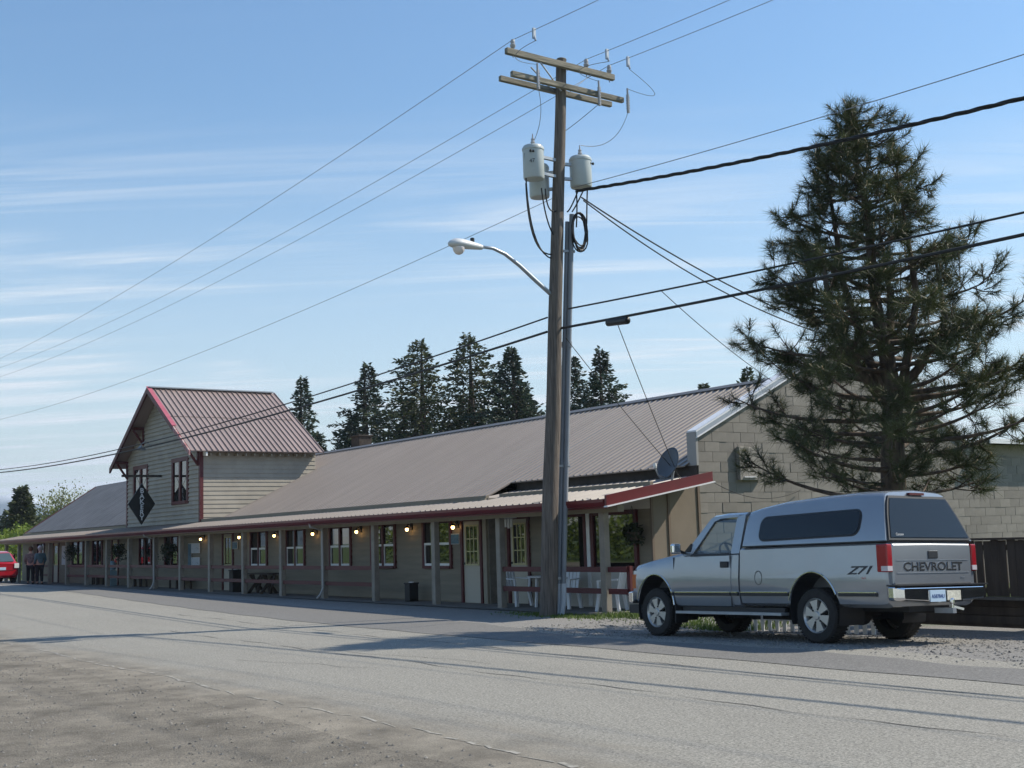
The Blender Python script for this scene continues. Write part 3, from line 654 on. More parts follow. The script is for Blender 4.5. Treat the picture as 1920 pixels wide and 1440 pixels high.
for ys in (-1, 1):
    MB().bar((TX + .19, 15.73 + ys * .72, 11.55), (TX + .12, 15.73 + ys * .10, 11.02), .035, .012).build('crossarm_brace', GALV, pole)
    MB().bar((TX - .10, 15.73 + ys * .72, 11.50), (TX - .14, 15.73 + ys * .12, 11.10), .035, .012).build('crossarm_brace', GALV, pole)
INS = [(14.36, 11.66), (16.30, 11.63), (16.94, 11.62)]
for y, z in INS:
    i = MB().lathe([(.012, -.17), (.012, .02), (.035, .03), (.055, .06), (.062, .10), (.04, .12), (.05, .15), (.045, .19), (.03, .22), (.0, .23)], (TX + .17, y, z), 12).build('insulator', CERAM, pole, smooth=40)
for y, z in ((14.88, 11.12), (16.52, 11.06), (17.33, 11.04)):
    f = MB(); f.tube([(TX + .30, y, z + .30), (TX + .30, y, z - .22)], .022, 8).bar((TX + .22, y + .07, z + .2), (TX + .22, y + .07, z - .22), .05, .05)
    f.tube([(TX + .22, y + .07, z + .12), (TX + .30, y, z + .22)], .014, 6).tube([(TX + .22, y + .07, z - .16), (TX + .30, y, z - .20)], .014, 6)
    for k in range(5): f.lathe([(.028, -.012), (.045, 0), (.028, .012)], (TX + .22, y + .07, z - .12 + k * .06), 10)
    f.build('fuse_cutout', CERAM, pole)
PIPE = mat('blue_grey_conduit', (0.21, 0.235, 0.265), .45, 0, .08, 3); PIPEL = mat('pale_pvc_conduit', (.45, .50, .55), .45)
for k, (xo, yo, top, r) in enumerate(((.06, .33, 8.40, .055), (-.02, .27, 8.25, .045))):
    pts = [pax(z) + Vector((xo, yo, 0)) for z in (.62, 2.0, 4.0, 6.0, top)]
    c = MB().tube(pts, r, 12).build('conduit', PIPE, pole, smooth=40)
    for z in (3.1, 5.6): q = pax(z) + Vector((xo, yo, 0)); MB().tube([q - Vector((0, 0, .06)), q + Vector((0, 0, .06))], r + .012, 12).build('coupling', PIPE, c)
    MB().tube([Vector((pts[0].x - .03 + .02 * k, pts[0].y - .06, -.02)), pts[0] - Vector((.005, .01, .3)), pts[0] + Vector((0, 0, .02))], r + .008, 12).build('conduit_sleeve', PIPEL, c)
for z in (.75, 3.05, 7.6): MB().bar(pax(z) + Vector((-.05, .02, 0)), pax(z) + Vector((.07, .42, 0)), .05, .05).build('standoff_bracket', GALV, pole)
mb = MB()
for k in range(7):
    c0 = pax(8.0) + Vector((.1 + .02 * k, .50 - .01 * k, .03 * (k % 3))); ry, rz_ = .17 + .012 * (k % 4), .36 + .015 * ((k * 3) % 5)
    mb.tube([c0 + Vector((.02 * math.sin(a * 2 + k), ry * math.cos(a) * (1 + .1 * math.sin(k + a)), rz_ * math.sin(a))) for a in np.linspace(0, 6.28, 22)], .016, 5, cap=False)
mb.build('cable_coil', WIRE, pole)
mb = MB()
for a, b, s in (((-20.22, 14.72, 9.55), (-20.36, 15.44, 7.4), .5), ((-20.2, 14.70, 8.9), (-20.36, 15.44, 7.5), .42), ((-20.2, 15.1, 8.85), (-20.3, 15.45, 7.9), .1), ((-20.1, 15.95, 8.85), (-20.15, 15.95, 8.1), -.05), ((-20.1, 16.25, 8.95), (-20.1, 16.2, 8.2), .02), ((-20.05, 16.1, 8.9), (-20.15, 15.85, 8.42), .05), ((-20.2, 15.2, 8.85), (-20.25, 15.62, 8.5), .25), ((-20.1, 16.0, 8.9), (-20.2, 15.75, 8.42), .12)):
    a = Vector(a); b = Vector(b); MB().tube([a.lerp(b, t) + Vector((0, -s * .35, -s)) * (4 * t * (1 - t)) for t in np.linspace(0, 1, 12)], .016, 5, cap=False).build('transformer_lead', WIRE, pole)
def lead(a, b, bow):
    a, b = Vector(a), Vector(b); MB().tube([a.lerp(b, t) + Vector(bow) * (4 * t * (1 - t)) for t in np.linspace(0, 1, 14)], .007, 4, cap=False).build('jumper_wire', WIREG, pole)
lead((-19.26, 14.36, 11.57), (TX + .3, 14.88, 11.4), (-.15, -.42, -.12)); lead((TX + .3, 14.88, 10.9), (TX, 14.95, 9.85), (0, .12, 0)); lead((-19.3, 16.3, 11.54), (TX + .3, 16.52, 11.35), (-.25, -.45, .02))
lead((-19.37, 16.94, 11.53), (TX + .3, 17.33, 11.33), (.15, .62, -.28)); lead((TX + .3, 16.52, 10.85), (TX - .1, 15.8, 10.2), (0, -.1, -.1)); lead((TX + .3, 17.33, 10.82), (TX, 16.2, 9.95), (0, .15, -.25))

def transformer(loc, r, h, label, side):
    t = thing('pole_transformer', label, 'transformer', loc, 'transformers on the utility pole')
    x, y, z = loc
    MB().lathe([(r * .93, 0), (r, .03), (r, h - .05), (r * 1.05, h - .045), (r * 1.05, h), (r * .9, h + .05), (.02, h + .09)], loc, 28).build('tank', TRANSF, t, smooth=35)
    b = MB().lathe([(.03, h + .05), (.05, h + .09), (.035, h + .11), (.05, h + .14), (.03, h + .17), (.04, h + .20), (.015, h + .24), (.01, h + .32)], loc, 12).build('bushing', CERAM, t)
    br = MB()
    px_ = pax(z + h * .5)
    for zz_ in (.16, h - .14): br.bar((x, y, z + zz_), (px_.x, px_.y, z + zz_), .07, .06)
    br.build('mounting_bracket', GALV, t)
    for k in (-1, 0, 1): MB().lathe([(.02, 0), (.03, .02), (.02, .05)], (x + (r + .01) * .75, y + side * (r) * .55 + k * .07, z + h * .78), 8).build('terminal', BLK, t)
    return t
t1 = transformer((-20.22, 14.93, 9.02), .222, .66, 'grey pole transformer numbered 47 on the road side of the pole', -1)
transformer((-20.62, 15.36, 8.78), .215, .66, 'grey pole transformer half hidden behind the pole', -1)
transformer((-20.18, 16.15, 9.0), .235, .62, 'grey pole transformer hung on the building side of the pole', 1)
Mn = Matrix.Translation((-20.22 + .2, 14.93 - .19, 9.34)) @ Matrix.Rotation(R(45), 4, 'Z') @ Matrix.Rotation(R(90), 4, 'X')
lettering('number', '47', .12, .002, BLK, t1, Matrix.Translation((-20.02, 14.75, 9.34)) @ Matrix.Rotation(R(40), 4, 'Z') @ Matrix.Rotation(R(90), 4, 'X'), local=False)

lamp = thing('street_lamp', 'grey cobra head street lamp on a curved arm from the utility pole', 'street lamp', (-20.38, 15.25, 6.7))
MB().tube([(-20.38, 15.42, 6.62), (-20.38, 15.3, 6.70), (-20.38, 15.0, 6.90), (-20.38, 14.6, 7.18), (-20.38, 14.25, 7.38), (-20.38, 13.95, 7.47), (-20.38, 13.62, 7.47)], [.045, .045, .045, .042, .04, .035, .032], 10).build('arm', GALV, lamp, smooth=True)
mb = MB(); secs = []
for t, w, hu, hd in ((0, .05, .05, .05), (.12, .075, .075, .06), (.3, .11, .10, .07), (.5, .15, .12, .075), (.65, .15, .115, .075), (.75, .10, .07, .06), (.8, .03, .02, .03)):
    secs.append([(-20.38 + w * math.cos(a), 13.68 - t, 7.46 + (hu if math.sin(a) > 0 else hd) * math.sin(a)) for a in np.linspace(0, 2 * math.pi, 16, endpoint=False)])
mb.v = [p for s in secs for p in s]; mb.f = [(i * 16 + k, i * 16 + (k + 1) % 16, (i + 1) * 16 + (k + 1) % 16, (i + 1) * 16 + k) for i in range(6) for k in range(16)] + [tuple(range(16)), tuple(range(96, 112))]
mb.build('lamp_head', mat('pale_grey_lamp_paint', (.58, .60, .61), .4), lamp, smooth=50)
MB().lathe([(.02, -.15), (.07, -.13), (.11, -.08), (.125, -.02), (.125, 0)], (-20.38, 13.12, 7.40), 18).build('lens', mat('frosted_lens', (.72, .66, .64), .15), lamp, smooth=True)
MB().lathe([(.045, 0), (.045, .09), (.03, .10)], (-20.38, 13.45, 7.53), 10).build('photocell', BLK, lamp)

# ------------------------------------------------------------------ wires
def wire(name, label, a, b, sag, r, m, cat='cable', n=40, twist=0, group=None):
    a, b = Vector(a), Vector(b); mb = MB()
    def pt(t, k=0):
        p = a.lerp(b, t) - Vector((0, 0, 4 * sag * t * (1 - t)))
        if twist: ph = t * twist * 6.283 + k * 2.094; p = p + Vector((0, math.cos(ph), math.sin(ph))) * r
        return p
    if twist:
        for k in range(3): mb.tube([pt(t, k) for t in np.linspace(0, 1, n)], r * .8, 5)
    else: mb.tube([pt(t) for t in np.linspace(0, 1, n)], r, 6)
    o = mb.build(name, m, None, fix=False); return tag(o, label, cat, group)
IZ = 11.87
wire('power_line', 'bare primary wire leaving the road side insulator towards the bakery', (TX + .17, 14.36, IZ), (-82, 14.36, 12.0), .75, .007, WIREG)
wire('power_line', 'bare primary wire leaving the middle insulator towards the bakery', (TX + .17, 16.30, IZ - .03), (-82, 16.30, 12.6), .75, .007, WIREG)
wire('power_line', 'bare primary wire leaving the building side insulator towards the bakery', (TX + .17, 16.94, IZ - .04), (-82, 16.94, 12.3), .75, .007, WIREG)
wire('power_line', 'bare primary wire rising from the road side insulator out of the top', (TX + .17, 14.36, IZ), (25, 14.36, 12), 1.0, .007, WIREG)
wire('power_line', 'bare primary wire from the middle insulator running overhead', (TX + .17, 16.30, IZ - .03), (25, 16.30, 12), 1.0, .007, WIREG)
wire('power_line', 'bare primary wire from the building side insulator running overhead', (TX + .17, 16.94, IZ - .04), (25, 16.94, 12), 1.0, .007, WIREG)
for x, y, z in ((-19.28, 14.36, 11.79), (-19.32, 16.30, 11.76), (-19.39, 16.94, 11.75)):
    MB().bar((x, y, z + .06), (x, y, z - .16), .05, .06).tube([(x, y, z - .1), (x + .05, y, z - .22)], .022, 6).build('wire_clamp', GALV, pole)
wire('neutral_line', 'thin neutral wire crossing the sky behind the street lamp', (-20.3, 15.5, 8.72), (-82, 15.5, 9.4), .75, .007, WIREG)
wire('neutral_line', 'thin wire running above the thick twisted cable past the pine top', (-20.1, 15.9, 8.95), (25, 15.9, 8.95), 1.0, .008, WIREG)
wire('twisted_cable', 'thick twisted black cable crossing in front of the pine top', (-20.05, 15.9, 8.86), (25, 15.9, 8.8), 1.75, .022, WIRE, twist=34, n=240)
wire('phone_cable', 'upper black phone cable from the pole over the bakery roof', (-20.42, 15.3, 6.15), (-82, 15.2, 6.7), .85, .018, WIRE)
wire('phone_cable', 'lower thick black phone cable from the pole over the bakery roof', (-20.45, 15.3, 5.85), (-82, 15.2, 6.5), .75, .026, WIRE)
wire('phone_cable', 'upper black phone cable crossing in front of the pine', (-20.2, 15.7, 6.33), (25, 15.6, 6.4), .62, .018, WIRE)
wire('phone_cable', 'lower thick black phone cable with a splice case near the pole', (-20.3, 15.55, 5.92), (25, 15.6, 6.3), .62, .027, WIRE)
sc = MB().tube([(-18.78, 15.56, 5.78), (-18.76, 15.56, 5.79), (-18.16, 15.56, 5.74), (-18.14, 15.56, 5.73)], [.03, .075, .075, .03], 10).build('splice_case', BLK, None); tag(sc, 'black splice case hung on the lower phone cable', 'splice case')
wire('service_drop', 'upper black service cable sagging from transformers to the block gable', (-20.0, 16.0, 8.72), (XE - .05, 23.6, 6.35), .22, .018, WIRE)
wire('service_drop', 'lower black service cable sagging from transformers to the block gable', (-20.0, 16.05, 8.66), (XE - .05, 23.4, 6.25), .34, .016, WIRE)
wire('service_drop', 'thin drop wire from the phone cable down to the porch rake', (-18.5, 15.56, 5.78), (-19.14, 17.64, 2.68), .05, .008, WIRE)
wire('service_drop', 'thin drop wire from the pole down to the porch rake', (-20.2, 15.6, 5.7), (-19.14, 17.7, 2.7), .05, .008, WIRE)
wire('service_drop', 'thin drop wire from the phone cable into the pine', (-17.3, 15.69, 6.18), (XE - .02, 21.4, 5.0), .08, .008, WIRE)
wire('slack_wire', 'slack wire looping along the block wall from the porch rake', (-19.12, 18.4, 2.72), (XE + .06, 22.0, 2.5), .3, .008, WIRE)

# ------------------------------------------------------------------ things on and under the porch
BULB = mat('warm_lit_bulb', (1, .8, .45), .4, emit=(1.0, .58, .20, 8.0)); BRASS = mat('dark_bronze', (.05, .04, .03), .5, .6)
spots = [(-44.27, 'bakery corner, beside the posters'), (-40.66, 'between the narrow glass door and the next window'), (-37.74, 'above the picnic table'), (-34.9, 'right of the second double window'), (-32.03, 'right of the downspout window'), (-29.13, 'above the black bin'), (-26.81, 'above the blue plaque beside the pale door')]
for x, d in spots:
    y = YW + .005; L = thing('wall_lamp', 'lit porch wall lamp ' + d, 'wall lamp', (x, y, 1.9), 'lit lamps along the porch wall')
    MB().box(x - .05, x + .05, y - .025, y, 1.90, 2.08).build('backplate', BRASS, L)
    MB().tube([(x, y - .02, 2.02), (x, y - .12, 2.06), (x, y - .15, 2.0)], .012, 6).build('arm', BRASS, L)
    MB().lathe([(.03, .09), (.075, .05), (.08, .04)], (x, y - .15, 1.92), 12).build('shade_cap', BRASS, L)
    MB().lathe([(.012, -.055), (.036, -.038), (.046, 0), (.034, .03)], (x, y - .15, 1.92), 12).build('bulb', BULB, L, smooth=True)
def bin_(x, y, label, w=.16, h=.48):
    t = thing('trash_bin', label, 'bin', (x, y, 0)); m = mat('black_bin_plastic', (.012, .013, .014), .55)
    bevel(MB().prism([(x - w * .85, y - w * .85), (x + w * .85, y - w * .85), (x + w * .85, y + w * .85), (x - w * .85, y + w * .85)], 'z', .04, h).build('body', m, t), .02)
    MB().box(x - w * .9, x + w * .9, y - w * .9, y + w * .9, h, h + .04).build('rim', m, t)
    MB().box(x - w * .5, x + w * .5, y - w * .2, y + w * .2, h + .04, h + .06).build('lid', CAP, t)
bin_(-28.55, 16.62, 'small black bin under the lamp between two windows'); bin_(-40.55, 16.68, 'tall dark bin beside the narrow glass door', .2, .78)
WOODB = mat('dark_bench_wood', (.06, .045, .035), .8, 0, .25, 6)
def bench(x0, x1, label):
    t = thing('bench', label, 'bench', ((x0 + x1) / 2, 16.75, 0))
    for k in range(3): MB().box(x0, x1, 16.58 + k * .12, 16.69 + k * .12, .45, .49).build('seat_plank', WOODB, t)
    for x in (x0 + .12, x1 - .12, (x0 + x1) / 2):
        for y in (16.6, 16.88): MB().box(x - .035, x + .035, y - .03, y + .03, .03, .45).build('leg', WOODB, t)
bench(-46.9, -45.2, 'dark wooden bench under the posters by the downspout'); bench(-57.6, -56.0, 'dark bench at the far end of the porch'); bench(-51.8, -50.2, 'dark bench below the bakery window beside the water cooler')
pt = thing('picnic_table', 'dark picnic table with crossed legs on the porch', 'picnic table', (-38.2, 16.65, 0))
for k in range(3): MB().box(-39.1, -37.4, 16.45 + k * .15, 16.59 + k * .15, .68, .72).build('top_plank', WOODB, pt)
for x in (-38.75, -37.75):
    for s in (-1, 1): MB().bar((x, 16.66 - s * .3, .04), (x, 16.66 + s * .22, .68), .06, .09).build('leg', WOODB, pt)
    for s in (-1, 1): MB().bar((x + .12 - .0, 16.66, .05), (x + .12 + s * .38, 16.66, .66), .06, .07).build('brace', WOODB, pt)
def chair(x, y, rz_, label):
    t = thing('plastic_chair', label, 'chair', group='white plastic porch chairs', mtx=Matrix.Translation((x, y, .02)) @ Matrix.Rotation(R(rz_), 4, 'Z'))
    def p(n, mb): return mb.build(n, PLASTIC, t, local=True)
    bevel(p('seat', MB().box(-.23, .23, -.22, .22, .41, .44)), .012)
    for sx in (-1, 1):
        for sy in (-1, 1): p('leg', MB().bar((sx * .25, sy * .25, 0), (sx * .20, sy * .19, .41), .07, .06))
        p('armrest', MB().bar((sx * .25, -.22, .63), (sx * .25, .24, .65), .05, .025)); p('arm_post', MB().bar((sx * .23, -.20, .42), (sx * .25, -.20, .63), .04, .04))
    b = MB()
    for k in range(5): b.bar((-.17 + k * .085, .21, .44), (-.19 + k * .095, .30, .86), .07, .018)
    p('backrest', b); p('top_rail', MB().bar((-.23, .30, .87), (.23, .30, .87), .03, .06))
chair(-22.05, 16.75, 20, 'white plastic chair between the round table and the last grey post'); chair(-20.45, 16.75, -60, 'white plastic chair behind the pickup nose'); chair(-24.0, 16.8, 100, 'white plastic chair half hidden behind the utility pole')
tb = thing('round_table', 'round white plastic table behind the porch rail', 'table', (-22.75, 16.8, 0))
MB().lathe([(.0, .70), (.46, .70), (.48, .715), (.48, .73), (.0, .735)], (-22.75, 16.8, 0), 28, cap=False).build('table_top', PLASTIC, tb)
for a in range(4): c, s = math.cos(.6 + a * 1.571), math.sin(.6 + a * 1.571); MB().bar((-22.75 + .3 * c, 16.8 + .3 * s, .03), (-22.75 + .26 * c, 16.8 + .26 * s, .70), .05, .05).build('leg', PLASTIC, tb)
LEAFD = leafmat('dark_basket_foliage', (.035, .05, .02), (.012, .018, .008), 9)
def leafball(mb, c, rad, n, size, squash=1.0):
    for _ in range(n):
        d = Vector(np.random.normal(size=3)).normalized(); rr = rad * random.uniform(.35, 1.05); p = Vector(c) + Vector((d.x * rr, d.y * rr, d.z * rr * squash))
        u = Vector(np.random.normal(size=3)).normalized(); w = u.orthogonal().normalized(); s = size * random.uniform(.5, 1.2)
        mb.add([p - w * s * .4, p + u * s, p + w * s * .4, p - u * s * .6], [(0, 1, 2, 3)])
def basket(x, y, z, label, r=.34, hook=2.2):
    t = thing('hanging_basket', label, 'hanging basket', (x, y, z), 'hanging baskets of foliage on the porch')
    mb = MB(); leafball(mb, (x, y, z), r, 420, .07, .85)
    for _ in range(120): leafball(mb, (x + random.gauss(0, r * .5), y + random.gauss(0, r * .5), z - r * random.uniform(.5, 1.3)), .05, 1, .06)
    mb.build('foliage', LEAFD, t, fix=False)
    MB().lathe([(.10, -.14), (.17, .02), (.18, .04)], (x, y, z - .05), 12).build('pot', WOODB, t)
    for k in range(3): MB().tube([(x + .16 * math.cos(k * 2.1), y + .16 * math.sin(k * 2.1), z), (x, y, hook)], .006, 4).build('chain', BLK, t)
basket(-52.3, 16.35, 1.62, 'hanging basket left of the bakery sign post under the porch'); basket(-46.2, 16.35, 1.58, 'hanging basket beside the posters and downspout'); basket(-59.3, 16.35, 1.66, 'hanging basket at the far end of the porch near the people')
basket(-20.15, 17.15, 1.66, 'dark hanging plant beside the large end window', .22)
PAPER = mat('poster_paper', (.50, .54, .58), .7, 0, 0, 9, col2=(.22, .24, .27), contrast=(.36, .44)); BLUE = mat('blue_plaque', (.05, .13, .19), .5, 0, .3, 14)
def board(name, x0, x1, z0, z1, m, label, cat, y=YW - .03):
    t = thing(name, label, cat, ((x0 + x1) / 2, y, z0)); MB().box(x0, x1, y - .01, y, z0, z1).build('sheet', m, t); MB().box(x0 - .012, x1 + .012, y, y + .012, z0 - .012, z1 + .012).build('backing', WHITE, t)
board('poster', -45.5, -44.65, 1.42, 1.76, PAPER, 'upper pale poster on the wall beside the bakery corner', 'poster'); board('poster', -45.5, -44.65, .87, 1.24, PAPER, 'lower pale poster on the wall beside the bakery corner', 'poster')
board('poster', -45.85, -45.55, .87, 1.76, BLUE, 'narrow blue notice left of the two pale posters', 'poster'); board('poster', -63.2, -62.2, 1.0, 1.89, PAPER, 'pale notice board near the two people', 'poster')
board('plaque', -41.5, -41.09, 1.53, 1.76, BLUE, 'small blue plaque beside the narrow glass door', 'plaque'); board('plaque', -27.08, -26.72, 1.50, 1.74, BLUE, 'small blue plaque left of the pale yellow lite door', 'plaque')
wc = thing('water_cooler', 'pale blue bottle stand on the far porch near the bakery door', 'water cooler', (-53.9, 16.6, 0)); bevel(MB().box(-54.05, -53.75, 16.45, 16.75, .1, .75).build('body', mat('pale_blue_plastic', (.28, .42, .50), .35), wc), .02); MB().lathe([(.12, 0), (.14, .1), (.14, .32), (.05, .4)], (-53.9, 16.6, .76), 14).build('bottle', mat('pale_blue_plastic', (.28, .42, .50), .35), wc)
ch_ = thing('wind_chime', 'white tube wind chime hanging outside the second pale door', 'wind chime', (-24.35, 16.9, 1.85))
for k in range(3): MB().tube([(-24.5 + k * .12, 16.9, 2.05), (-24.5 + k * .12, 16.9, 1.86 - .03 * (k % 2))], .03, 8).build('tube', WHITE, ch_)
MB().lathe([(.0, 0), (.2, .01), (.2, .03), (.0, .04)], (-24.38, 16.9, 2.06), 12).build('top_disc', WHITE, ch_); MB().tube([(-24.38, 16.9, 2.1), (-24.38, 16.9, 2.4)], .006, 4).build('cord', BLK, ch_)
dd = thing('satellite_dish', 'dark grey satellite dish on the porch roof edge by the block wall', 'satellite dish', (-19.3, 17.45, 2.62))
F = Vector((0.0, -.9, .38)).normalized(); U = Vector((0, 0, 1)); Rr = F.cross(U).normalized(); U = Rr.cross(F); cc = Vector((-19.28, 17.5, 3.02)); mb = MB(); nr, na = 6, 28
for i in range(nr + 1):
    rr = i / nr
    for k in range(na): a = 2 * math.pi * k / na; mb.v.append(cc + Rr * (.31 * rr * math.cos(a)) + U * (.36 * rr * math.sin(a)) + F * (.07 * rr * rr))
for i in range(nr): mb.f += [(i * na + k, i * na + (k + 1) % na, (i + 1) * na + (k + 1) % na, (i + 1) * na + k) for k in range(na)]
dsh = mb.build('reflector', mat('slate_grey_dish', (.075, .085, .10), .45), dd, smooth=True, fix=False); sm = dsh.modifiers.new('s', 'SOLIDIFY'); sm.thickness = .012
MB().tube([cc - U * .30 + F * .05, cc - U * .34 + F * .22, cc - U * .22 + F * .36], .016, 8).build('feed_arm', GALV, dd); MB().lathe([(.03, -.05), (.04, 0), (.03, .05)], cc - U * .19 + F * .37, 10).build('feed_horn', WHITE, dd)
MB().tube([cc - F * .04, cc - F * .14 - U * .1, (-19.28, 17.52, 2.62)], .024, 8).build('mast', GALV, dd)

# ------------------------------------------------------------------ pickup truck with canopy
_n = (TR_N + Vector((0, 0, TR_ROLL))).normalized(); _x = (TR_AX + Vector((0, 0, -TR_PITCH))).normalized(); _u = _x.cross(_n).normalized()
HW = .92
TO = TR_O - TR_N * HW - Vector((0, 0, TR_ROLL * HW))
TM = Matrix(((_x.x, _n.x, _u.x, TO.x), (_x.y, _n.y, _u.y, TO.y), (_x.z, _n.z, _u.z, TO.z), (0, 0, 0, 1)))
trk = thing('pickup_truck', 'silver four wheel drive pickup truck with matching canopy parked beside the pine', 'pickup truck', mtx=TM)
PAINT = mat('silver_paint', (.305, .325, .35), .26, .5, .04, 1.5, coat=1.0); CHROME = mat('chrome', (.72, .73, .75), .10, 1.0); TRIMB = mat('black_trim', (.02, .021, .024), .5)
GLASST = mat('tinted_glass', (.010, .012, .014), .03, spec=.5, ior=1.5); TYRE = mat('tyre_rubber', (.022, .021, .02), .85, 0, .2, 12, bump=.3, bscale=40); RIM = mat('alloy_rim', (.50, .50, .49), .35, .7)
def clearglass():
    m = mat('clear_car_glass', (.9, .95, .95), .02); nt = m.node_tree; o = nt.nodes['Material Output']; g = nt.nodes.new('ShaderNodeBsdfGlossy'); g.inputs['Roughness'].default_value = .02
    t = nt.nodes.new('ShaderNodeBsdfTransparent'); t.inputs[0].default_value = (.72, .77, .76, 1); f0 = nt.nodes.new('ShaderNodeLayerWeight'); f0.inputs[0].default_value = .25; f = nt.nodes.new('ShaderNodeMath'); f.operation = 'MULTIPLY_ADD'; f.inputs[1].default_value = .45; f.inputs[2].default_value = .04; nt.links.new(f0.outputs['Facing'], f.inputs[0]); x = nt.nodes.new('ShaderNodeMixShader')
    nt.links.new(f.outputs[0], x.inputs[0]); nt.links.new(t.outputs[0], x.inputs[1]); nt.links.new(g.outputs[0], x.inputs[2]); nt.links.new(x.outputs[0], o.inputs[0]); return m
CLR = clearglass()
def T(mb, name, m, parent=None, smooth=False, fix=True): return mb.build(name, m, parent or trk, smooth, local=True, fix=fix)
def loft(secs):
    mb = MB(); loops = []
    for x, half in secs:
        pts = [(x, y, z) for y, z in half] + [(x, -y, z) for y, z in reversed(half) if y > 1e-6]
        loops.append(pts)
    n = len(loops[0])
    for lp_ in loops: mb.v += lp_
    for i in range(len(loops) - 1): mb.f += [(i * n + k, i * n + (k + 1) % n, (i + 1) * n + (k + 1) % n, (i + 1) * n + k) for k in range(n)]
    mb.f += [tuple(range(n)), tuple(range((len(loops) - 1) * n, len(loops) * n))]
    return mb
def sec(x, w, zt, zb=.47, crown=.02, sh=.10):
    return (x, [(0, zb), (w - .12, zb), (w - .035, zb + .05), (w - .012, .66), (w - .014, .70), (w, .74), (w, .92), (w - .012, 1.06), (w - .03, zt - sh * .7), (w - .06, zt - sh * .2), (w - .14, zt), (w - .35, zt + crown * .7), (0, zt + crown)])
def arch_cut(o, xs):
    for x in xs:
        for s in (-1, 1):
            c = MB().lathe([(1, .52), (1, 1.3)], (0, 0, 0), 40, 'y'); c.v = [(x + a * .475, s * b, .44 + d * .55) for a, b, d in c.v]
            co = c.build('cutter', None); co.parent = trk; md = o.modifiers.new('b', 'BOOLEAN'); md.operation = 'DIFFERENCE'; md.object = co; md.solver = 'EXACT'
            CUT.append(co)
CUT = []
FX = WB + .05
body = T(loft([sec(4.21, .80, 1.06, .62, .01), sec(4.17, .86, 1.12, .55, .015), sec(4.05, .895, 1.165, .5, .02), sec(3.7, .915, 1.225, .47, .03), sec(3.3, .92, 1.285, .47, .03), sec(3.07, .92, 1.315, .47, .03), sec(2.86, .92, 1.34, .47, .03, .07), sec(2.80, .92, 1.30, .47, .0, .05), sec(1.56, .92, 1.30, .47, 0, .05)]), 'body', PAINT)
bed = T(loft([sec(1.525, .92, 1.375, .5, 0, .06), sec(1.50, .92, 1.38, .5, 0, .06), sec(-1.18, .92, 1.38, .5, 0, .06), sec(-1.245, .905, 1.375, .52, 0, .06), sec(-1.27, .88, 1.36, .56, 0, .06)]), 'bed', PAINT)
arch_cut(body, [FX]); arch_cut(bed, [.06])
bpy.context.view_layer.update()
bake(body); bake(bed)
for c in CUT: bpy.data.objects.remove(c)
for o in (body, bed): shade(o.data, 28)
for x, par in ((FX, body), (.06, bed)):
    for s in (-1, 1):
        w = MB(); A = np.linspace(-.35, math.pi + .35, 26)
        for a in A:
            for yy in (.40, .90): w.v.append((x + .466 * math.cos(a), s * yy, .44 + .541 * math.sin(a)))
        w.f = [(2 * i, 2 * i + 1, 2 * i + 3, 2 * i + 2) for i in range(len(A) - 1)]; o = len(w.v)
        w.add([(x - .47, s * .40, .3), (x + .47, s * .40, .3), (x + .47, s * .40, 1.0), (x - .47, s * .40, 1.0)], [(0, 1, 2, 3)])
        T(w, 'wheel_well', TRIMB, par)
        T(MB().tube([(x + .478 * math.cos(a), s * .925, .44 + .553 * math.sin(a)) for a in np.linspace(.28, math.pi - .12 if x > 1 else math.pi - .45, 24)], .012, 6), 'arch_trim', CHROME, par)
# door skins, proud of the body by a few millimetres so that a shut line shows
for s in (-1, 1):
    zs_ = [.50, .55, .66, .70, .74, .92, 1.06, 1.20, 1.262]; ys_ = [.875, .897, .913, .911, .925, .925, .914, .902, .895]
    d = MB()
    for xx in (1.72, 3.06):
        for y, z in zip(ys_, zs_): d.v.append((xx, s * (y + .004), z))
        for y, z in zip(ys_, zs_): d.v.append((xx, s * (y - .02), z))
    n = len(zs_)
    for i in range(n - 1): d.f += [(i, i + 1, 2 * n + i + 1, 2 * n + i), (n + i, 3 * n + i, 3 * n + i + 1, n + i + 1), (i, n + i, n + i + 1, i + 1), (2 * n + i, 2 * n + i + 1, 3 * n + i + 1, 3 * n + i)]
    d.f += [(0, 2 * n, 3 * n, n), (n - 1, 2 * n - 1, 4 * n - 1, 3 * n - 1)]
    dr = T(d, 'door', PAINT, smooth=30)
    T(MB().box(1.725, 1.735, s * .905 - .008, s * .905 + .012, .5, 1.26), 'shut_line', TRIMB, dr); T(MB().box(3.048, 3.058, s * .905 - .008, s * .905 + .012, .5, 1.26), 'shut_line', TRIMB, dr)
    bevel(T(MB().box(1.77, 1.94, s * .925 - .012, s * .925 + .012, 1.08, 1.175), 'handle', TRIMB, dr), .01)
    # side moulding: chrome over black
    for a, b, par in ((1.74, 3.03, dr), (3.08, 3.12, body), (.53, 1.51, bed), (-1.1, -.43, bed), (1.57, 1.71, body)):
        T(MB().box(a, b, s * .922 - .010, s * .922 + .016, .655, .70), 'side_moulding', TRIMB, par); T(MB().box(a, b, s * .926 - .010, s * .926 + .016, .7005, .717), 'moulding_chrome', CHROME, par)
    # mirror
    mr = T(MB().bar((2.78, s * .90, 1.32), (2.80, s * 1.02, 1.36), .05, .04), 'mirror_arm', BLK); hd = T(MB().box(2.74, 2.83, s * 1.09 - .085, s * 1.09 + .085, 1.31, 1.47), 'mirror', CHROME); bevel(hd, .03, 3)
    T(MB().prism([(2.66, 1.285), (2.90, 1.285), (2.66, 1.47)], 'y', s * .865 - .012, s * .865 + .012), 'mirror_gusset', BLK)
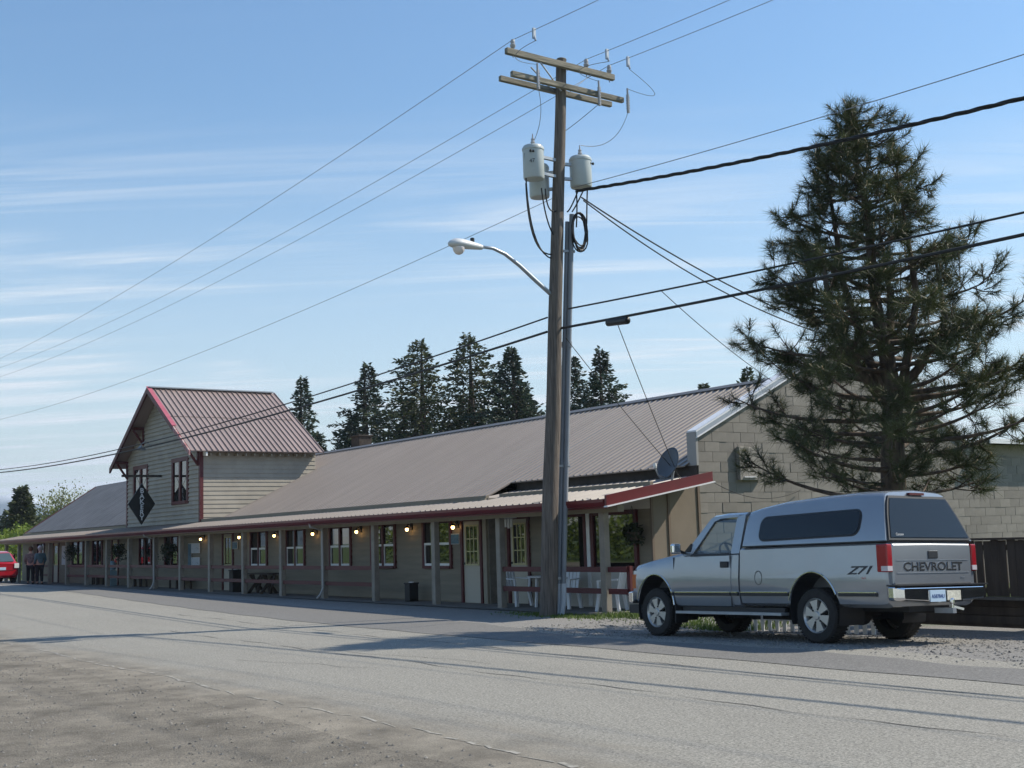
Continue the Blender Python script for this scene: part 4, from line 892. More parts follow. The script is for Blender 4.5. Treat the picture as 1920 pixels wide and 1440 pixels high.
# greenhouse: pillars, roof, glass
def yg(z): return .885 - (z - 1.30) * .22
def pil(name, quad, par=None):
    # quad of (x, z) corners, built on the leaning cabin side with thickness
    for s in (-1, 1):
        mb = MB(); n = len(quad)
        for dy in (0, -.05):
            for x, z in quad: mb.v.append((x, s * (yg(z) + dy), z))
        mb.f = [tuple(range(n)), tuple(range(2 * n - 1, n - 1, -1))] + [(i, i + n, (i + 1) % n + n, (i + 1) % n) for i in range(n)]
        T(mb, name, PAINT)
pil('windshield_pillar', [(2.84, 1.285), (2.63, 1.285), (2.19, 1.80), (2.05, 1.84), (2.05, 1.875), (2.22, 1.872), (2.28, 1.845)])
pil('door_frame', [(2.05, 1.84), (1.64, 1.85), (1.64, 1.88), (2.05, 1.875)])
pil('rear_pillar', [(1.735, 1.29), (1.55, 1.29), (1.50, 1.88), (1.66, 1.86), (1.685, 1.82)])
T(loft([(2.32, [(0, 1.80), (.70, 1.80), (.75, 1.82), (.70, 1.85), (0, 1.87)]), (2.22, [(0, 1.83), (.73, 1.83), (.762, 1.862), (.71, 1.895), (0, 1.92)]), (1.90, [(0, 1.85), (.73, 1.85), (.760, 1.875), (.71, 1.915), (0, 1.945)]), (1.495, [(0, 1.85), (.73, 1.85), (.758, 1.875), (.71, 1.91), (0, 1.935)])]), 'roof', PAINT, smooth=40)
T(MB().box(1.505, 1.535, -.76, .76, 1.28, 1.50), 'cab_back', PAINT); T(MB().box(1.505, 1.535, -.64, .64, 1.50, 1.84), 'rear_glass', CLR)
for s in (-1, 1):
    for q, nm in (([(2.63, 1.285), (1.735, 1.29), (1.685, 1.82), (2.19, 1.80)], 'side_glass'),):
        g = MB(); g.v = [(x, s * (yg(z) - .03), z) for x, z in q]; g.f = [(0, 1, 2, 3)]; T(g, nm, CLR, fix=False)
    sl = MB(); sl.v = [(x, s * (yg(z) + dy), z) for dy in (.004, -.045) for x, z in ((2.66, 1.262), (1.735, 1.262), (1.733, 1.30), (2.64, 1.30))]; sl.f = [(0, 1, 2, 3), (7, 6, 5, 4), (0, 4, 5, 1), (1, 5, 6, 2), (2, 6, 7, 3), (3, 7, 4, 0)]; T(sl, 'window_sill', TRIMB)
ws = MB(); ws.v = [(2.82, -.84, 1.31), (2.82, .84, 1.31), (2.27, .73, 1.83), (2.27, -.73, 1.83)]; ws.f = [(0, 1, 2, 3)]; T(ws, 'windshield', CLR, fix=False)
# cabin: dash, wheel, seat
INT = mat('dark_blue_grey_cabin', (.05, .06, .075), .8)
bevel(T(MB().prism([(2.80, 1.0), (2.45, .95), (2.42, 1.24), (2.50, 1.33), (2.78, 1.33)], 'y', -.80, .80), 'dashboard', INT), .03)
st = MB(); c0 = Vector((2.28, .40, 1.31)); ax_ = Vector((-.85, 0, .53)); uu = Vector((0, 1, 0)); vv = ax_.cross(uu).normalized()
st.tube([c0 + (uu * math.cos(a) + vv * math.sin(a)) * .19 for a in np.linspace(0, 6.2832, 28)], .016, 7, cap=False); st.bar(c0 - uu * .18, c0 + uu * .18, .03, .03); st.bar(c0, c0 - vv * .18, .03, .03); st.tube([c0, c0 + Vector((.3, 0, -.18))], .03, 8)
T(st, 'steering_wheel', BLK)
se = T(MB().box(1.50, 2.02, -.78, .78, .75, .98), 'seat', INT); bevel(se, .05, 3); bk = T(MB().prism([(1.40, .95), (1.58, .95), (1.50, 1.42), (1.40, 1.42)], 'y', -.76, .76), 'seat_back', INT); bevel(bk, .04, 3)
# canopy
def cs(x, zt, wt, wb=.885): return (x, [(0, 1.392), (wb, 1.392), (wb - .004, 1.42), (wb - (wb - wt) * .50, 1.39 + (zt - 1.39) * .55), (wt + .035, zt - .09), (wt - .01, zt - .035), (wt - .09, zt - .005), (0, zt + .025)])
can = T(loft([cs(1.47, 1.925, .70), cs(1.44, 1.945, .70), cs(1.2, 1.985, .69), cs(.75, 2.04, .67), (cs(.1, 2.075, .645)), cs(-.6, 2.09, .63), cs(-1.03, 2.08, .615), cs(-1.07, 2.06, .605)]), 'canopy', PAINT, smooth=32)
# the canopy's rear end leans forward towards the top: shear the last two rings
me = can.data
for v in me.vertices:
    if v.co.x < -1.0: v.co.x = -1.27 + (v.co.z - 1.392) * .33 + (v.co.x + 1.07)
T(MB().box(-1.26, 1.47, -.90, .90, 1.377, 1.395), 'canopy_seal', TRIMB, can)
def ysd(x, z):
    zt = np.interp(x, [-1.03, -.6, .1, .75, 1.2, 1.44], [2.08, 2.09, 2.075, 2.04, 1.985, 1.945]); wt = np.interp(x, [-1.03, -.6, .1, .75, 1.2, 1.44], [.615, .63, .645, .67, .69, .70])
    p = [(.881, 1.42), (.885 - (.885 - wt) * .5, 1.39 + (zt - 1.39) * .55), (wt + .035, zt - .09)]
    return float(np.interp(z, [a[1] for a in p], [a[0] for a in p]))
def rrect(x0, x1, z0, z1, r, n=6):
    out = []
    for cx_, cz_, a0 in ((x1 - r, z1 - r, 0), (x0 + r, z1 - r, 90), (x0 + r, z0 + r, 180), (x1 - r, z0 + r, 270)):
        out += [(cx_ + r * math.cos(R(a0 + 90 * k / n)), cz_ + r * math.sin(R(a0 + 90 * k / n))) for k in range(n + 1)]
    return out
for s in (-1, 1):
    for nm, grow, off, m in (('window_frame', .022, .013, TRIMB), ('side_window', 0, .020, GLASST)):
        q = [(x, z) for x, z in rrect(-.76 - grow, 1.13 + grow, 1.475 - grow, 1.80 + grow, .10 + grow)]
        q = [(x, z + .025 * (1.13 - x) / 1.9 * (1 if z > 1.6 else .9)) for x, z in q]
        mb = MB(); n = len(q); mb.v = [(x, s * (ysd(x, z) + off), z) for x, z in q] + [(x, s * (ysd(x, z) - .02), z) for x, z in q]
        mb.v.append((.1, s * (ysd(.1, 1.64) + off), 1.66)); mb.f = [(i, (i + 1) % n, 2 * n) for i in range(n)] + [(i, i + n, (i + 1) % n + n, (i + 1) % n) for i in range(n)]
        T(mb, nm, m, can)
# canopy rear glass, leaning
def rx(z): return -1.285 + (z - 1.392) * .33
def rw(z): return float(np.interp(z, [1.39, 1.76, 1.97, 2.06], [.885, .75, .65, .56]))
for nm, g, off, m in (('rear_frame', .0, .0, TRIMB), ('rear_window', .035, -.010, GLASST)):
    zz0, zz1 = 1.40 + g, 2.01 - g; mb = MB(); zl = np.linspace(zz0, zz1, 8)
    for z in zl:
        for sgn in (-1, 1): mb.v.append((rx(z) - .012 + off, sgn * (rw(z) - .03 - g), z))
    for z in zl:
        for sgn in (-1, 1): mb.v.append((rx(z) + .03, sgn * (rw(z) - .03 - g), z))
    k = 16; mb.f = [(2 * i, 2 * i + 1, 2 * i + 3, 2 * i + 2) for i in range(7)] + [(2 * i, 2 * i + 2, k + 2 * i + 2, k + 2 * i) for i in range(7)] + [(2 * i + 1, k + 2 * i + 1, k + 2 * i + 3, 2 * i + 3) for i in range(7)] + [(0, k, k + 1, 1), (14, 15, k + 15, k + 14)]
    T(mb, nm, m, can)
T(MB().box(rx(2.03) - .03, rx(2.03) + .05, -.15, .15, 2.022, 2.055), 'brake_lamp', mat('dark_red_lens', (.10, .012, .015), .25), can)
lettering('lettering', 'Canopy', .05, .001, WHITE, can, Matrix.Translation((rx(1.475) - .026, .62, 1.475)) @ Matrix(((0, 0, -1, 0), (-1, 0, 0, 0), (0, 1, 0, 0), (0, 0, 0, 1))))
# tailgate
tg = T(loft([(-1.235, [(0, .80), (.80, .80), (.815, .82), (.815, 1.33), (.80, 1.36), (0, 1.365)]), (-1.285, [(0, .80), (.80, .80), (.815, .82), (.815, 1.33), (.80, 1.35), (0, 1.355)]), (-1.30, [(0, .82), (.78, .82), (.795, .84), (.795, 1.30), (.78, 1.33), (0, 1.335)])]), 'tailgate', PAINT)
bevel(tg, .008, 2)
T(MB().box(-1.306, -1.2975, -.74, .74, .955, .963), 'crease', GREYM, tg); T(MB().box(-1.306, -1.2975, -.74, .74, 1.125, 1.131), 'crease', GREYM, tg)
bevel(T(MB().box(-1.312, -1.295, -.10, .10, 1.15, 1.255), 'handle', TRIMB, tg), .012)
back = Matrix(((0, 0, -1, 0), (-1, 0, 0, 0), (0, 1, 0, 0), (0, 0, 0, 1)))
for dz, m, off in ((.0, TRIMB, -1.304), (-.004, CHROME, -1.302)): lettering('lettering', 'CHEVROLET', .155, .002, m, tg, Matrix.Translation((off, 0, 1.043 + dz)) @ back, sx=1.42, bold=.0 if m is TRIMB else .004)
lettering('lettering', '1500', .045, .001, GREYM, tg, Matrix.Translation((-1.303, -.60, .885)) @ back)
left = Matrix(((-1, 0, 0, 0), (0, 0, 1, 0), (0, 1, 0, 0), (0, 0, 0, 1)))
lettering('lettering', 'Z71', .155, .002, mat('dark_badge', (.03, .035, .045), .4), bed, Matrix.Translation((-.80, .918, 1.0)) @ left, sx=1.6, shear=.45, bold=.003)
lettering('lettering', '4x4', .05, .001, mat('badge_red', (.35, .05, .05), .4), bed, Matrix.Translation((-.88, .920, .90)) @ left)
T(MB().tube([(1.13 + .075 * math.cos(a), .921, .92 + .10 * math.sin(a)) for a in np.linspace(0, 6.2832, 26)], .004, 4, cap=False), 'fuel_door', TRIMB, bed)
LENS = mat('tail_lamp_red', (.30, .012, .02), .18, spec=.6); LENSW = mat('reverse_lamp', (.55, .50, .52), .2)
for s in (-1, 1):
    tl = T(loft([(-1.10, [(0, .97), (.02, .97), (.03, .99), (.03, 1.33), (.02, 1.345), (0, 1.345)])]) if False else MB().box(-1.306, -1.12, s * .872 - .055, s * .872 + .055, .975, 1.345), 'tail_lamp', LENS); bevel(tl, .018, 3)
    T(MB().box(-1.311, -1.20, s * .875 - .04, s * .875 + .056, .99, 1.055), 'reverse_lamp', LENSW, tl)
# rear bumper
bp_ = T(loft([(-1.30, [(0, .56), (.93, .60), (.945, .64), (.945, .765), (.93, .785), (0, .785)]), (-1.40, [(0, .56), (.93, .60), (.945, .64), (.945, .765), (.93, .785), (0, .785)]), (-1.47, [(0, .57), (.80, .61), (.82, .64), (.82, .74), (.80, .765), (0, .765)])]), 'rear_bumper', CHROME); bevel(bp_, .012, 2)
T(MB().box(-1.46, -1.27, -.93, .93, .788, .806), 'step_pad', TRIMB, bp_)
T(MB().box(-1.478, -1.465, -.34, .34, .565, .715), 'plate_recess', CHROME, bp_)
pl = T(MB().box(-1.486, -1.479, .02, .33, .575, .73), 'number_plate', mat('pale_blue_plate', (.45, .58, .70), .5), bp_)
lettering('plate_number', 'A58784U', .072, .001, mat('plate_ink', (.03, .06, .22), .5), bp_, Matrix.Translation((-1.488, .175, .645)) @ back, sx=.95)
T(MB().box(-1.484, -1.479, -.30, -.02, .59, .72), 'sticker', mat('pale_sticker', (.62, .6, .5), .6, 0, .2, 30), bp_)
ht = T(MB().box(-1.60, -1.30, -.035, .035, .42, .49), 'hitch', GALV); T(MB().lathe([(.02, 0), (.02, .05), (.035, .07), (.035, .11), (.015, .13)], (-1.57, 0, .49), 10), 'hitch_ball', CHROME, ht); T(MB().bar((-1.50, -.03, .52), (-1.62, -.16, .47), .05, .03), 'hitch_pin', CHROME, ht)
# front: bumper, grille, lamps
fb = T(loft([(4.14, [(0, .52), (.90, .52), (.925, .55), (.925, .70), (.90, .73), (0, .73)]), (4.30, [(0, .52), (.86, .54), (.88, .57), (.88, .69), (.86, .715), (0, .72)]), (4.36, [(0, .55), (.70, .56), (.72, .58), (.72, .68), (.70, .70), (0, .71)])]), 'front_bumper', CHROME); bevel(fb, .015, 2)
T(MB().box(4.22, 4.25, -.74, .74, .76, 1.05), 'grille', TRIMB); T(MB().box(4.245, 4.262, -.72, .72, .89, .92), 'grille_bar', CHROME)
for s in (-1, 1):
    T(MB().box(4.15, 4.235, s * .70 - .13, s * .70 + .13, .80, .93), 'headlight', mat('headlight_glass', (.6, .62, .64), .1)); T(MB().box(4.05, 4.17, s * .875 - .015, s * .875 + .012, .77, 1.0), 'side_lamp', mat('amber_lens', (.5, .12, .03), .25))
    T(MB().box(3.95, 4.3, s * .80 - .1, s * .80 + .06, .36, .50), 'air_dam', TRIMB)
    # running board and mud flap
    T(MB().box(.66, 3.0, s * .86 - .07, s * .86 + .09, .375, .415), 'running_board', GALV); T(MB().box(.70, 2.96, s * .80 - .03, s * .80 + .03, .41, .48), 'rocker', TRIMB)
    T(MB().box(3.03, 3.06, s * .80 - .13, s * .80 + .12, .22, .52), 'mud_flap', BLACK)
# wheels
def wheel(x, s):
    y = s * .775; c = (x, y, .385)
    tread = [(.245, -.135), (.30, -.14), (.355, -.135), (.378, -.11), (.385, -.06), (.385, .06), (.378, .11), (.355, .135), (.30, .14), (.245, .135)]
    w = T(MB().lathe(tread, c, 44, 'y', cap=False), 'wheel', TYRE, smooth=40)
    kn = MB()
    for k in range(44):
        a = k * 2 * math.pi / 44
        for yy in (-.09, 0, .09):
            p = Vector((x + .386 * math.cos(a + yy * .6), y + yy, .385 + .386 * math.sin(a + yy * .6))); d = Vector((math.cos(a), 0, math.sin(a)))
            kn.bar(p - Vector((0, .03, 0)), p + Vector((0, .03, 0)), .026, .012, d)
    stuff(T(kn, 'tread_blocks', TYRE, w))
    o = s * .118
    T(MB().lathe([(.245, .02 * s), (.25, .125 * s), (.238, .13 * s), (.215, .10 * s), (.20, .055 * s)], (x, y, .385), 36, 'y', cap=False), 'rim', RIM, w, smooth=30)
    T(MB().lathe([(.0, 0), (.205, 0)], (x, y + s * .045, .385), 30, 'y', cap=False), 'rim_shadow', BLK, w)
    for k in range(6):
        a = k * math.pi / 3 + .3; sp_ = MB(); ca, sa = math.cos(a), math.sin(a)
        P2 = lambda r, t, yy: (x + r * ca - t * sa, y + yy, .385 + r * sa + t * ca)
        q = [(.055, -.045), (.125, -.045), (.215, -.075), (.215, .075), (.125, .045), (.055, .045)]
        sp_.v = [P2(r, t, o) for r, t in q] + [P2(r, t, o - s * .05) for r, t in q]; n = 6
        sp_.f = [tuple(range(6)), tuple(range(11, 5, -1))] + [(i, i + n, (i + 1) % n + n, (i + 1) % n) for i in range(n)]
        T(sp_, 'spoke', RIM, w)
    T(MB().lathe([(.0, .135 * s), (.05, .133 * s), (.062, .118 * s), (.065, .06 * s)], (x, y, .385), 20, 'y', cap=False), 'hub_cap', RIM, w)
    for k in range(6): a = k * math.pi / 3 + .82; T(MB().lathe([(.0, .012 * s), (.014, .01 * s), (.014, -.03 * s)], (x + .095 * math.cos(a), y + o, .385 + .095 * math.sin(a)), 8, 'y', cap=False), 'wheel_nut', TRIMB, w)
for x in (0.03, WB + .05):
    for s in (-1, 1): wheel(x, s)
# underside
T(MB().box(-1.2, 4.1, -.42, .42, .44, .52), 'chassis', TRIMB); T(MB().tube([(.03, -.7, .385), (.03, .7, .385)], .045, 10), 'rear_axle', BLACK); T(MB().lathe([(.05, -.14), (.14, -.08), (.15, 0), (.14, .08), (.05, .14)], (.03, 0, .37), 14, 'y'), 'differential', BLACK); T(MB().tube([(WB + .05, -.7, .385), (WB + .05, .7, .385)], .045, 10), 'front_axle', BLACK)
T(MB().tube([(2.0, -.3, .44), (.6, -.35, .42), (-.9, -.5, .43), (-1.15, -.7, .43)], .035, 8), 'exhaust', BLACK); T(MB().box(.75, 1.45, .15, .55, .30, .48), 'fuel_tank', BLACK)

# ------------------------------------------------------------------ red car at the far left
CM = Matrix.Translation((-62.6, 13.5, gz(-62.6, 13.5))) @ Matrix.Rotation(R(180), 4, 'Z')
car = thing('red_car', 'red hatchback seen from behind at the far end of the porch', 'car', mtx=CM)
CARP = mat('red_car_paint', (.40, .010, .022), .3, .2, coat=.6)
def K(mb, n, m, par=None, smooth=False): return mb.build(n, m, par or car, smooth, local=True)
def cs2(x, w, z0, zb, zt, wt): return (x, [(0, z0), (w - .1, z0), (w, z0 + .12), (w, zb - .18), (w - .03, zb), (wt, zt - .05), (wt - .1, zt), (0, zt + .03)])
K(loft([cs2(-2.05, .74, .35, .86, .88, .70), cs2(-1.95, .82, .26, .93, .96, .74), cs2(-1.55, .86, .22, .95, 1.38, .60), cs2(-1.0, .87, .2, .95, 1.46, .62), cs2(.1, .87, .2, .94, 1.46, .62), cs2(.95, .87, .2, .93, .99, .75), cs2(1.9, .82, .24, .80, .84, .70), cs2(2.1, .70, .32, .70, .74, .6)]), 'body', CARP, smooth=35)
g = MB(); g.v = [(-1.985, -.64, .985), (-1.985, .64, .985), (-1.60, .50, 1.375), (-1.60, -.50, 1.375)]; g.f = [(0, 1, 2, 3)]; K(g, 'rear_window', mat('car_window_teal', (.06, .09, .10), .05, spec=.8))
for s in (-1, 1):
    K(MB().box(-2.08, -1.90, s * .73 - .10, s * .73 + .10, .68, .90), 'tail_lamp', mat('clear_tail_lamp', (.75, .74, .70), .15)); K(MB().box(-1.5, .3, s * .74 - .05, s * .74 + .01, 1.0, 1.30), 'side_window', GLASST)
    for x in (-1.3, 1.35): w = K(MB().lathe([(.18, -.1), (.30, -.1), (.32, -.07), (.32, .07), (.30, .1), (.18, .1)], (x, s * .76, .32), 26, 'y'), 'wheel', TYRE); K(MB().lathe([(0, .10 * s), (.18, .10 * s), (.19, .05 * s)], (x, s * .76, .32), 18, 'y', cap=False), 'rim', RIM, w)
K(MB().box(-2.10, -2.04, -.70, .70, .36, .50), 'rear_bumper', CARP); K(MB().box(-2.075, -2.05, -.26, .26, .60, .73), 'number_plate', mat('pale_blue_plate', (.45, .58, .70), .5)); K(MB().box(-2.06, -2.03, -.60, .60, .56, .58), 'trim_strip', TRIMB)

# ------------------------------------------------------------------ two people standing on the porch edge
def person(loc, rz_, label, top, legs, hair, skin=(.50, .32, .24), cap=None, arm_fwd=.15, h=1.0, lean=0.0):
    t = thing('person', label, 'person', mtx=Matrix.Translation(loc) @ Matrix.Rotation(R(rz_), 4, 'Z') @ Matrix.Scale(h, 4))
    def skin_mesh(name, joints, edges, m, root=0, sub=2):
        me = bpy.data.meshes.new(name); me.from_pydata([j[:3] for j in joints], edges, []); o = bpy.data.objects.new(name, me); COL.objects.link(o); o.parent = t
        md = o.modifiers.new('skin', 'SKIN'); me.skin_vertices[0].data[root].use_root = True
        for i, j in enumerate(joints): me.skin_vertices[0].data[i].radius = (j[3], j[4] if len(j) > 4 else j[3])
        s = o.modifiers.new('sub', 'SUBSURF'); s.levels = s.render_levels = sub; bpy.context.view_layer.update(); bake(o); o.data.materials.clear(); o.data.materials.append(m)
        shade(o.data, True); return o
    SK = mat('skin_%s' % label[-6:].strip(), skin, .55); f = arm_fwd
    J = [(0, 0, .95, .15, .12), (0, 0, 1.18, .15, .11), (lean, 0, 1.40, .17, .11), (lean, 0, 1.50, .06), (lean, .02, 1.60, .075), (lean, .03, 1.70, .10, .085), (lean, .02, 1.77, .07),
         (-.20 + lean, 0, 1.42, .065), (-.25 + lean, -.03, 1.16, .05), (-.22 + lean, f, .96, .04), (-.21 + lean, f + .05, .88, .035), (.20 + lean, 0, 1.42, .065), (.25 + lean, -.03, 1.16, .05), (.22 + lean, f, .96, .04), (.21 + lean, f + .05, .88, .035),
         (-.10, 0, .86, .095), (-.11, .02, .48, .065), (-.11, -.02, .08, .045), (-.12, .12, .03, .04), (.10, 0, .86, .095), (.11, .02, .48, .065), (.11, -.02, .08, .045), (.12, .12, .03, .04)]
    E = [(0, 1), (1, 2), (2, 3), (3, 4), (4, 5), (5, 6), (2, 7), (7, 8), (8, 9), (9, 10), (2, 11), (11, 12), (12, 13), (13, 14), (0, 15), (15, 16), (16, 17), (17, 18), (0, 19), (19, 20), (20, 21), (21, 22)]
    skin_mesh('body', J, E, SK)
    up = 1.10
    jk = [(0, 0, .93, .175, .14), (0, 0, 1.15, .175, .135), (lean, 0, 1.40, .19, .13), (lean, 0, 1.475, .09), (-.20 + lean, 0, 1.42, .085), (-.25 + lean, -.03, 1.16, .068), (-.225 + lean, f - .02, .98, .052), (.20 + lean, 0, 1.42, .085), (.25 + lean, -.03, 1.16, .068), (.225 + lean, f - .02, .98, .052)]
    skin_mesh('jacket', jk, [(0, 1), (1, 2), (2, 3), (2, 4), (4, 5), (5, 6), (2, 7), (7, 8), (8, 9)], top)
    tr_ = [(0, 0, .93, .16, .13), (-.10, 0, .84, .11), (-.11, .02, .48, .085), (-.11, -.02, .12, .07), (.10, 0, .84, .11), (.11, .02, .48, .085), (.11, -.02, .12, .07)]
    skin_mesh('trousers', tr_, [(0, 1), (1, 2), (2, 3), (0, 4), (4, 5), (5, 6)], legs)
    hm = MB().lathe([(.085, -.10), (.112, -.03), (.112, .04), (.09, .09), (.04, .12), (0, .125)], (lean, -.012, 1.705), 16, cap=False).build('hair', mat('hair_%d' % int(hair[0] * 1000), hair, .7), t, smooth=True, local=True)
    for s in (-1, 1):
        MB().lathe([(0, -.012), (.016, 0), (0, .012)], (lean + s * .095, .02, 1.68), 8, 'x', cap=False).build('ear', SK, t, local=True); bevel(MB().box(s * .115 - .05, s * .115 + .05, -.07, .20, 0, .07).build('shoe', BLK, t, local=True), .025, 2)
    MB().bar((lean, .115, 1.69), (lean, .135, 1.655), .025, .03).build('nose', SK, t, local=True)
    if cap:
        cp = MB().lathe([(.118, -.01), (.12, .03), (.10, .09), (.05, .12), (0, .125)], (lean, .01, 1.73), 16, cap=False).build('cap', cap, t, smooth=True, local=True); MB().prism([(lean - .09, .09), (lean + .09, .09), (lean + .06, .22), (lean - .06, .22)], 'z', 1.722, 1.735).build('cap_brim', cap, cp, local=True)
    return t
JEAN = mat('dark_trousers', (.02, .022, .028), .9)
person((-63.7, 15.62, gz(-63.7, 15.62)), 65, 'person with brown hair in a dark striped jacket facing the shop', mat('dark_striped_jacket', (.19, .15, .14), .85, 0, .5, 14, stretch=(1, 1, 3)), JEAN, (.09, .035, .015))
person((-62.3, 15.70, gz(-62.3, 15.70)), 100, 'person in a teal jacket and pale cap with dark trousers', mat('teal_jacket', (.10, .17, .19), .85, 0, .2, 6), JEAN, (.30, .28, .27), cap=mat('pale_cap', (.55, .52, .56), .8), h=1.0, lean=.02)

# ------------------------------------------------------------------ ponderosa pine beside the block wall
BARK = mat('pine_bark', (.13, .095, .072), .9, 0, 0, 3, col2=(.045, .034, .027), bump=.8, bscale=10, stretch=(3, 3, .8))
NEED = leafmat('pine_needles', (.10, .115, .044), (.03, .043, .019), 1.6, .45, .16)
def fastmesh(name, V, F, m, parent, org=(0, 0, 0)):
    me = bpy.data.meshes.new(name); V = np.asarray(V, np.float32).reshape(-1, 3) - np.asarray(org, np.float32); F = np.asarray(F, np.int32); k = F.shape[1]
    me.vertices.add(len(V)); me.vertices.foreach_set('co', V.ravel()); me.loops.add(F.size); me.loops.foreach_set('vertex_index', F.ravel())
    me.polygons.add(len(F)); me.polygons.foreach_set('loop_start', np.arange(0, F.size, k, dtype=np.int32)); me.polygons.foreach_set('loop_total', np.full(len(F), k, np.int32))
    me.update(calc_edges=True); me.validate(); me.materials.append(m); o = bpy.data.objects.new(name, me); COL.objects.link(o); o.parent = parent; return o
def tufts(pos, dirs, rng, per, length, width, spread):
    """radiating needle clusters: one thin triangle per needle"""
    pos = np.repeat(np.asarray(pos), per, 0); d = np.repeat(np.asarray(dirs), per, 0); n = len(pos)
    r = rng.normal(size=(n, 3)); r /= np.linalg.norm(r, axis=1)[:, None]; v = d * (1 - spread) + r * spread; v /= np.linalg.norm(v, axis=1)[:, None]
    L = length * rng.uniform(.65, 1.1, n)[:, None]; base = pos + d * rng.uniform(-.20, .05, n)[:, None]
    w = np.cross(v, rng.normal(size=(n, 3))); w /= np.linalg.norm(w, axis=1)[:, None]; w *= width
    tip = base + v * L; tip[:, 2] -= .02 * rng.uniform(0, 1, n)
    V = np.stack([base - w, base + w, tip], 1).reshape(-1, 3); return V
rng = np.random.default_rng(11)
pc = np.array([-13.86, 17.84, 0.0]); CRt = np.array([.571, .820, 0.]); CFw = np.array([-.820, .571, 0.]); SC = 1.096
pine = thing('pine_tree', 'bushy long needled pine standing between the pickup and the block wall', 'tree', tuple(pc))
zc = lambda z: 1.6 + (np.asarray(z) - 1.6) * SC
LZ = zc([2.2, 2.6, 3.2, 3.8, 4.55, 5.25, 5.95, 6.3, 6.65, 7.1, 7.5, 8.0, 8.35, 8.7])
LL = np.array([1.75, 2.1, 2.4, 2.3, 2.25, 1.95, 1.95, 1.45, 1.25, 1.0, .85, .5, .3, .1]) * SC; LRr = np.array([1.6, 2.0, 2.35, 2.5, 2.5, 2.25, 1.65, 1.2, 1.0, .95, .8, .52, .3, .1]) * SC
ZT = float(zc(8.38))
def lean_c(z): return CRt * (-.02 - .36 * np.clip((z - 4.5) / 4.4, 0, 1))
wood = MB(); tp = []; td = []
def trunk_pt(z): return pc + lean_c(z) + np.array([0, 0, z])
zz_ = np.linspace(-.1, ZT - .15, 22)
wood.tube([Vector(trunk_pt(z)) + Vector((.03 * math.sin(z * 2), .03 * math.cos(z * 1.7), 0)) for z in zz_], list(np.interp(zz_, [-.1, .3, 3, 5.2, ZT], [.32, .26, .20, .11, .02])), 12)
for sx, z0, z1 in ((.6, 3.3, 7.8), (-.55, 3.6, 8.2), (.28, 4.2, 7.1), (1.0, 3.8, 6.4), (-.95, 3.6, 6.9)):
    dep = rng.uniform(-.4, .5); top = trunk_pt(z1) + CRt * sx + CFw * dep; a = trunk_pt(z0); m_ = trunk_pt((z0 + z1) / 2) + CRt * sx + CFw * dep
    wood.tube([Vector(a), Vector(a * .5 + m_ * .5 + np.array([0, 0, -.15])), Vector(m_), Vector(top)], [.10, .08, .06, .015], 8)
def shoot(p, dd_, L):
    e = p + dd_ * L + np.array([0, 0, .10 * L]); wood.tube([Vector(p), Vector((p + e) / 2 + np.array([0, 0, -.03])), Vector(e)], [.012, .010, .007], 4, cap=False)
    tp.append(e); td.append(dd_ + np.array([0, 0, .55])); return e
nb = 132
for i in range(nb):
    u = (i + .5) / nb; z = 2.35 + (ZT - 2.45) * u ** .95; az = i * 2.39996 + rng.uniform(-.35, .35); c, s_ = math.cos(az), math.sin(az)
    reach = float(np.interp(z, LZ, LRr if c > 0 else LL)); reach *= (abs(c) + (.95 if s_ > 0 else .72) * (1 - abs(c))) * (rng.uniform(.55, .9) if i % 3 else rng.uniform(.92, 1.12))
    d = CRt * c + CFw * s_; low = z < 4.3; z0 = max(1.9, z - reach * rng.uniform(.10, .35)); a = trunk_pt(z0); end = trunk_pt(z) + d * reach - lean_c(z) * .3
    mid = a + (end - a) * .6 + np.array([0, 0, -.16 * reach + rng.uniform(-.1, .1)]); ts = np.linspace(0, 1, 9); q = np.array([a * (1 - t) ** 2 + 2 * mid * t * (1 - t) + end * t * t for t in ts])
    wood.tube([Vector(p) for p in q], list(np.linspace(.018 + .017 * reach, .008, 9)), 5, cap=False)
    td.append((q[-1] - q[-2]) / np.linalg.norm(q[-1] - q[-2]) * .7 + np.array([0, 0, .5])); tp.append(end)
    ns = int((4.5 if low else 8.0) * reach / 1.6) + 2
    for k in range(ns):
        t = rng.uniform(.58 if low else .42, .97); p = np.array([np.interp(t, ts, q[:, j]) for j in range(3)])
        sd_ = rng.normal(size=3); sd_[2] = sd_[2] * .45 + .15; sd_ /= np.linalg.norm(sd_); dd_ = d * .6 + sd_ * .8; dd_ /= np.linalg.norm(dd_)
        e = shoot(p, dd_, rng.uniform(.25, .6) * (1.3 - .5 * t))
        if rng.random() < .7: v_ = dd_ + rng.normal(size=3) * .6; v_ /= np.linalg.norm(v_); shoot((p + e) / 2, v_, rng.uniform(.15, .35))
for z in np.arange(ZT - 1.2, ZT + .12, .13):
    for _ in range(3): tp.append(trunk_pt(z) + rng.normal(size=3) * .14 * (ZT + .25 - z)); td.append(np.array([0, 0, 1.0]) + rng.normal(size=3) * .35)
wood.build('trunk', BARK, pine, smooth=True, fix=False)
td = np.array(td); td /= np.linalg.norm(td, axis=1)[:, None]
V = tufts(tp, td, rng, 72, .25, .0046, .58)
stuff(fastmesh('crown', V, np.arange(len(V)).reshape(-1, 3), NEED, pine, pc))
# buds (candles) catching the light at the shoot tips
bd = MB()
for p, d in list(zip(tp, td))[::2]: bd.bar(Vector(p), Vector(p) + Vector(d) * .10, .018, .018)
stuff(bd.build('candles', mat('pale_pine_candles', (.34, .27, .16), .7), pine, fix=False))

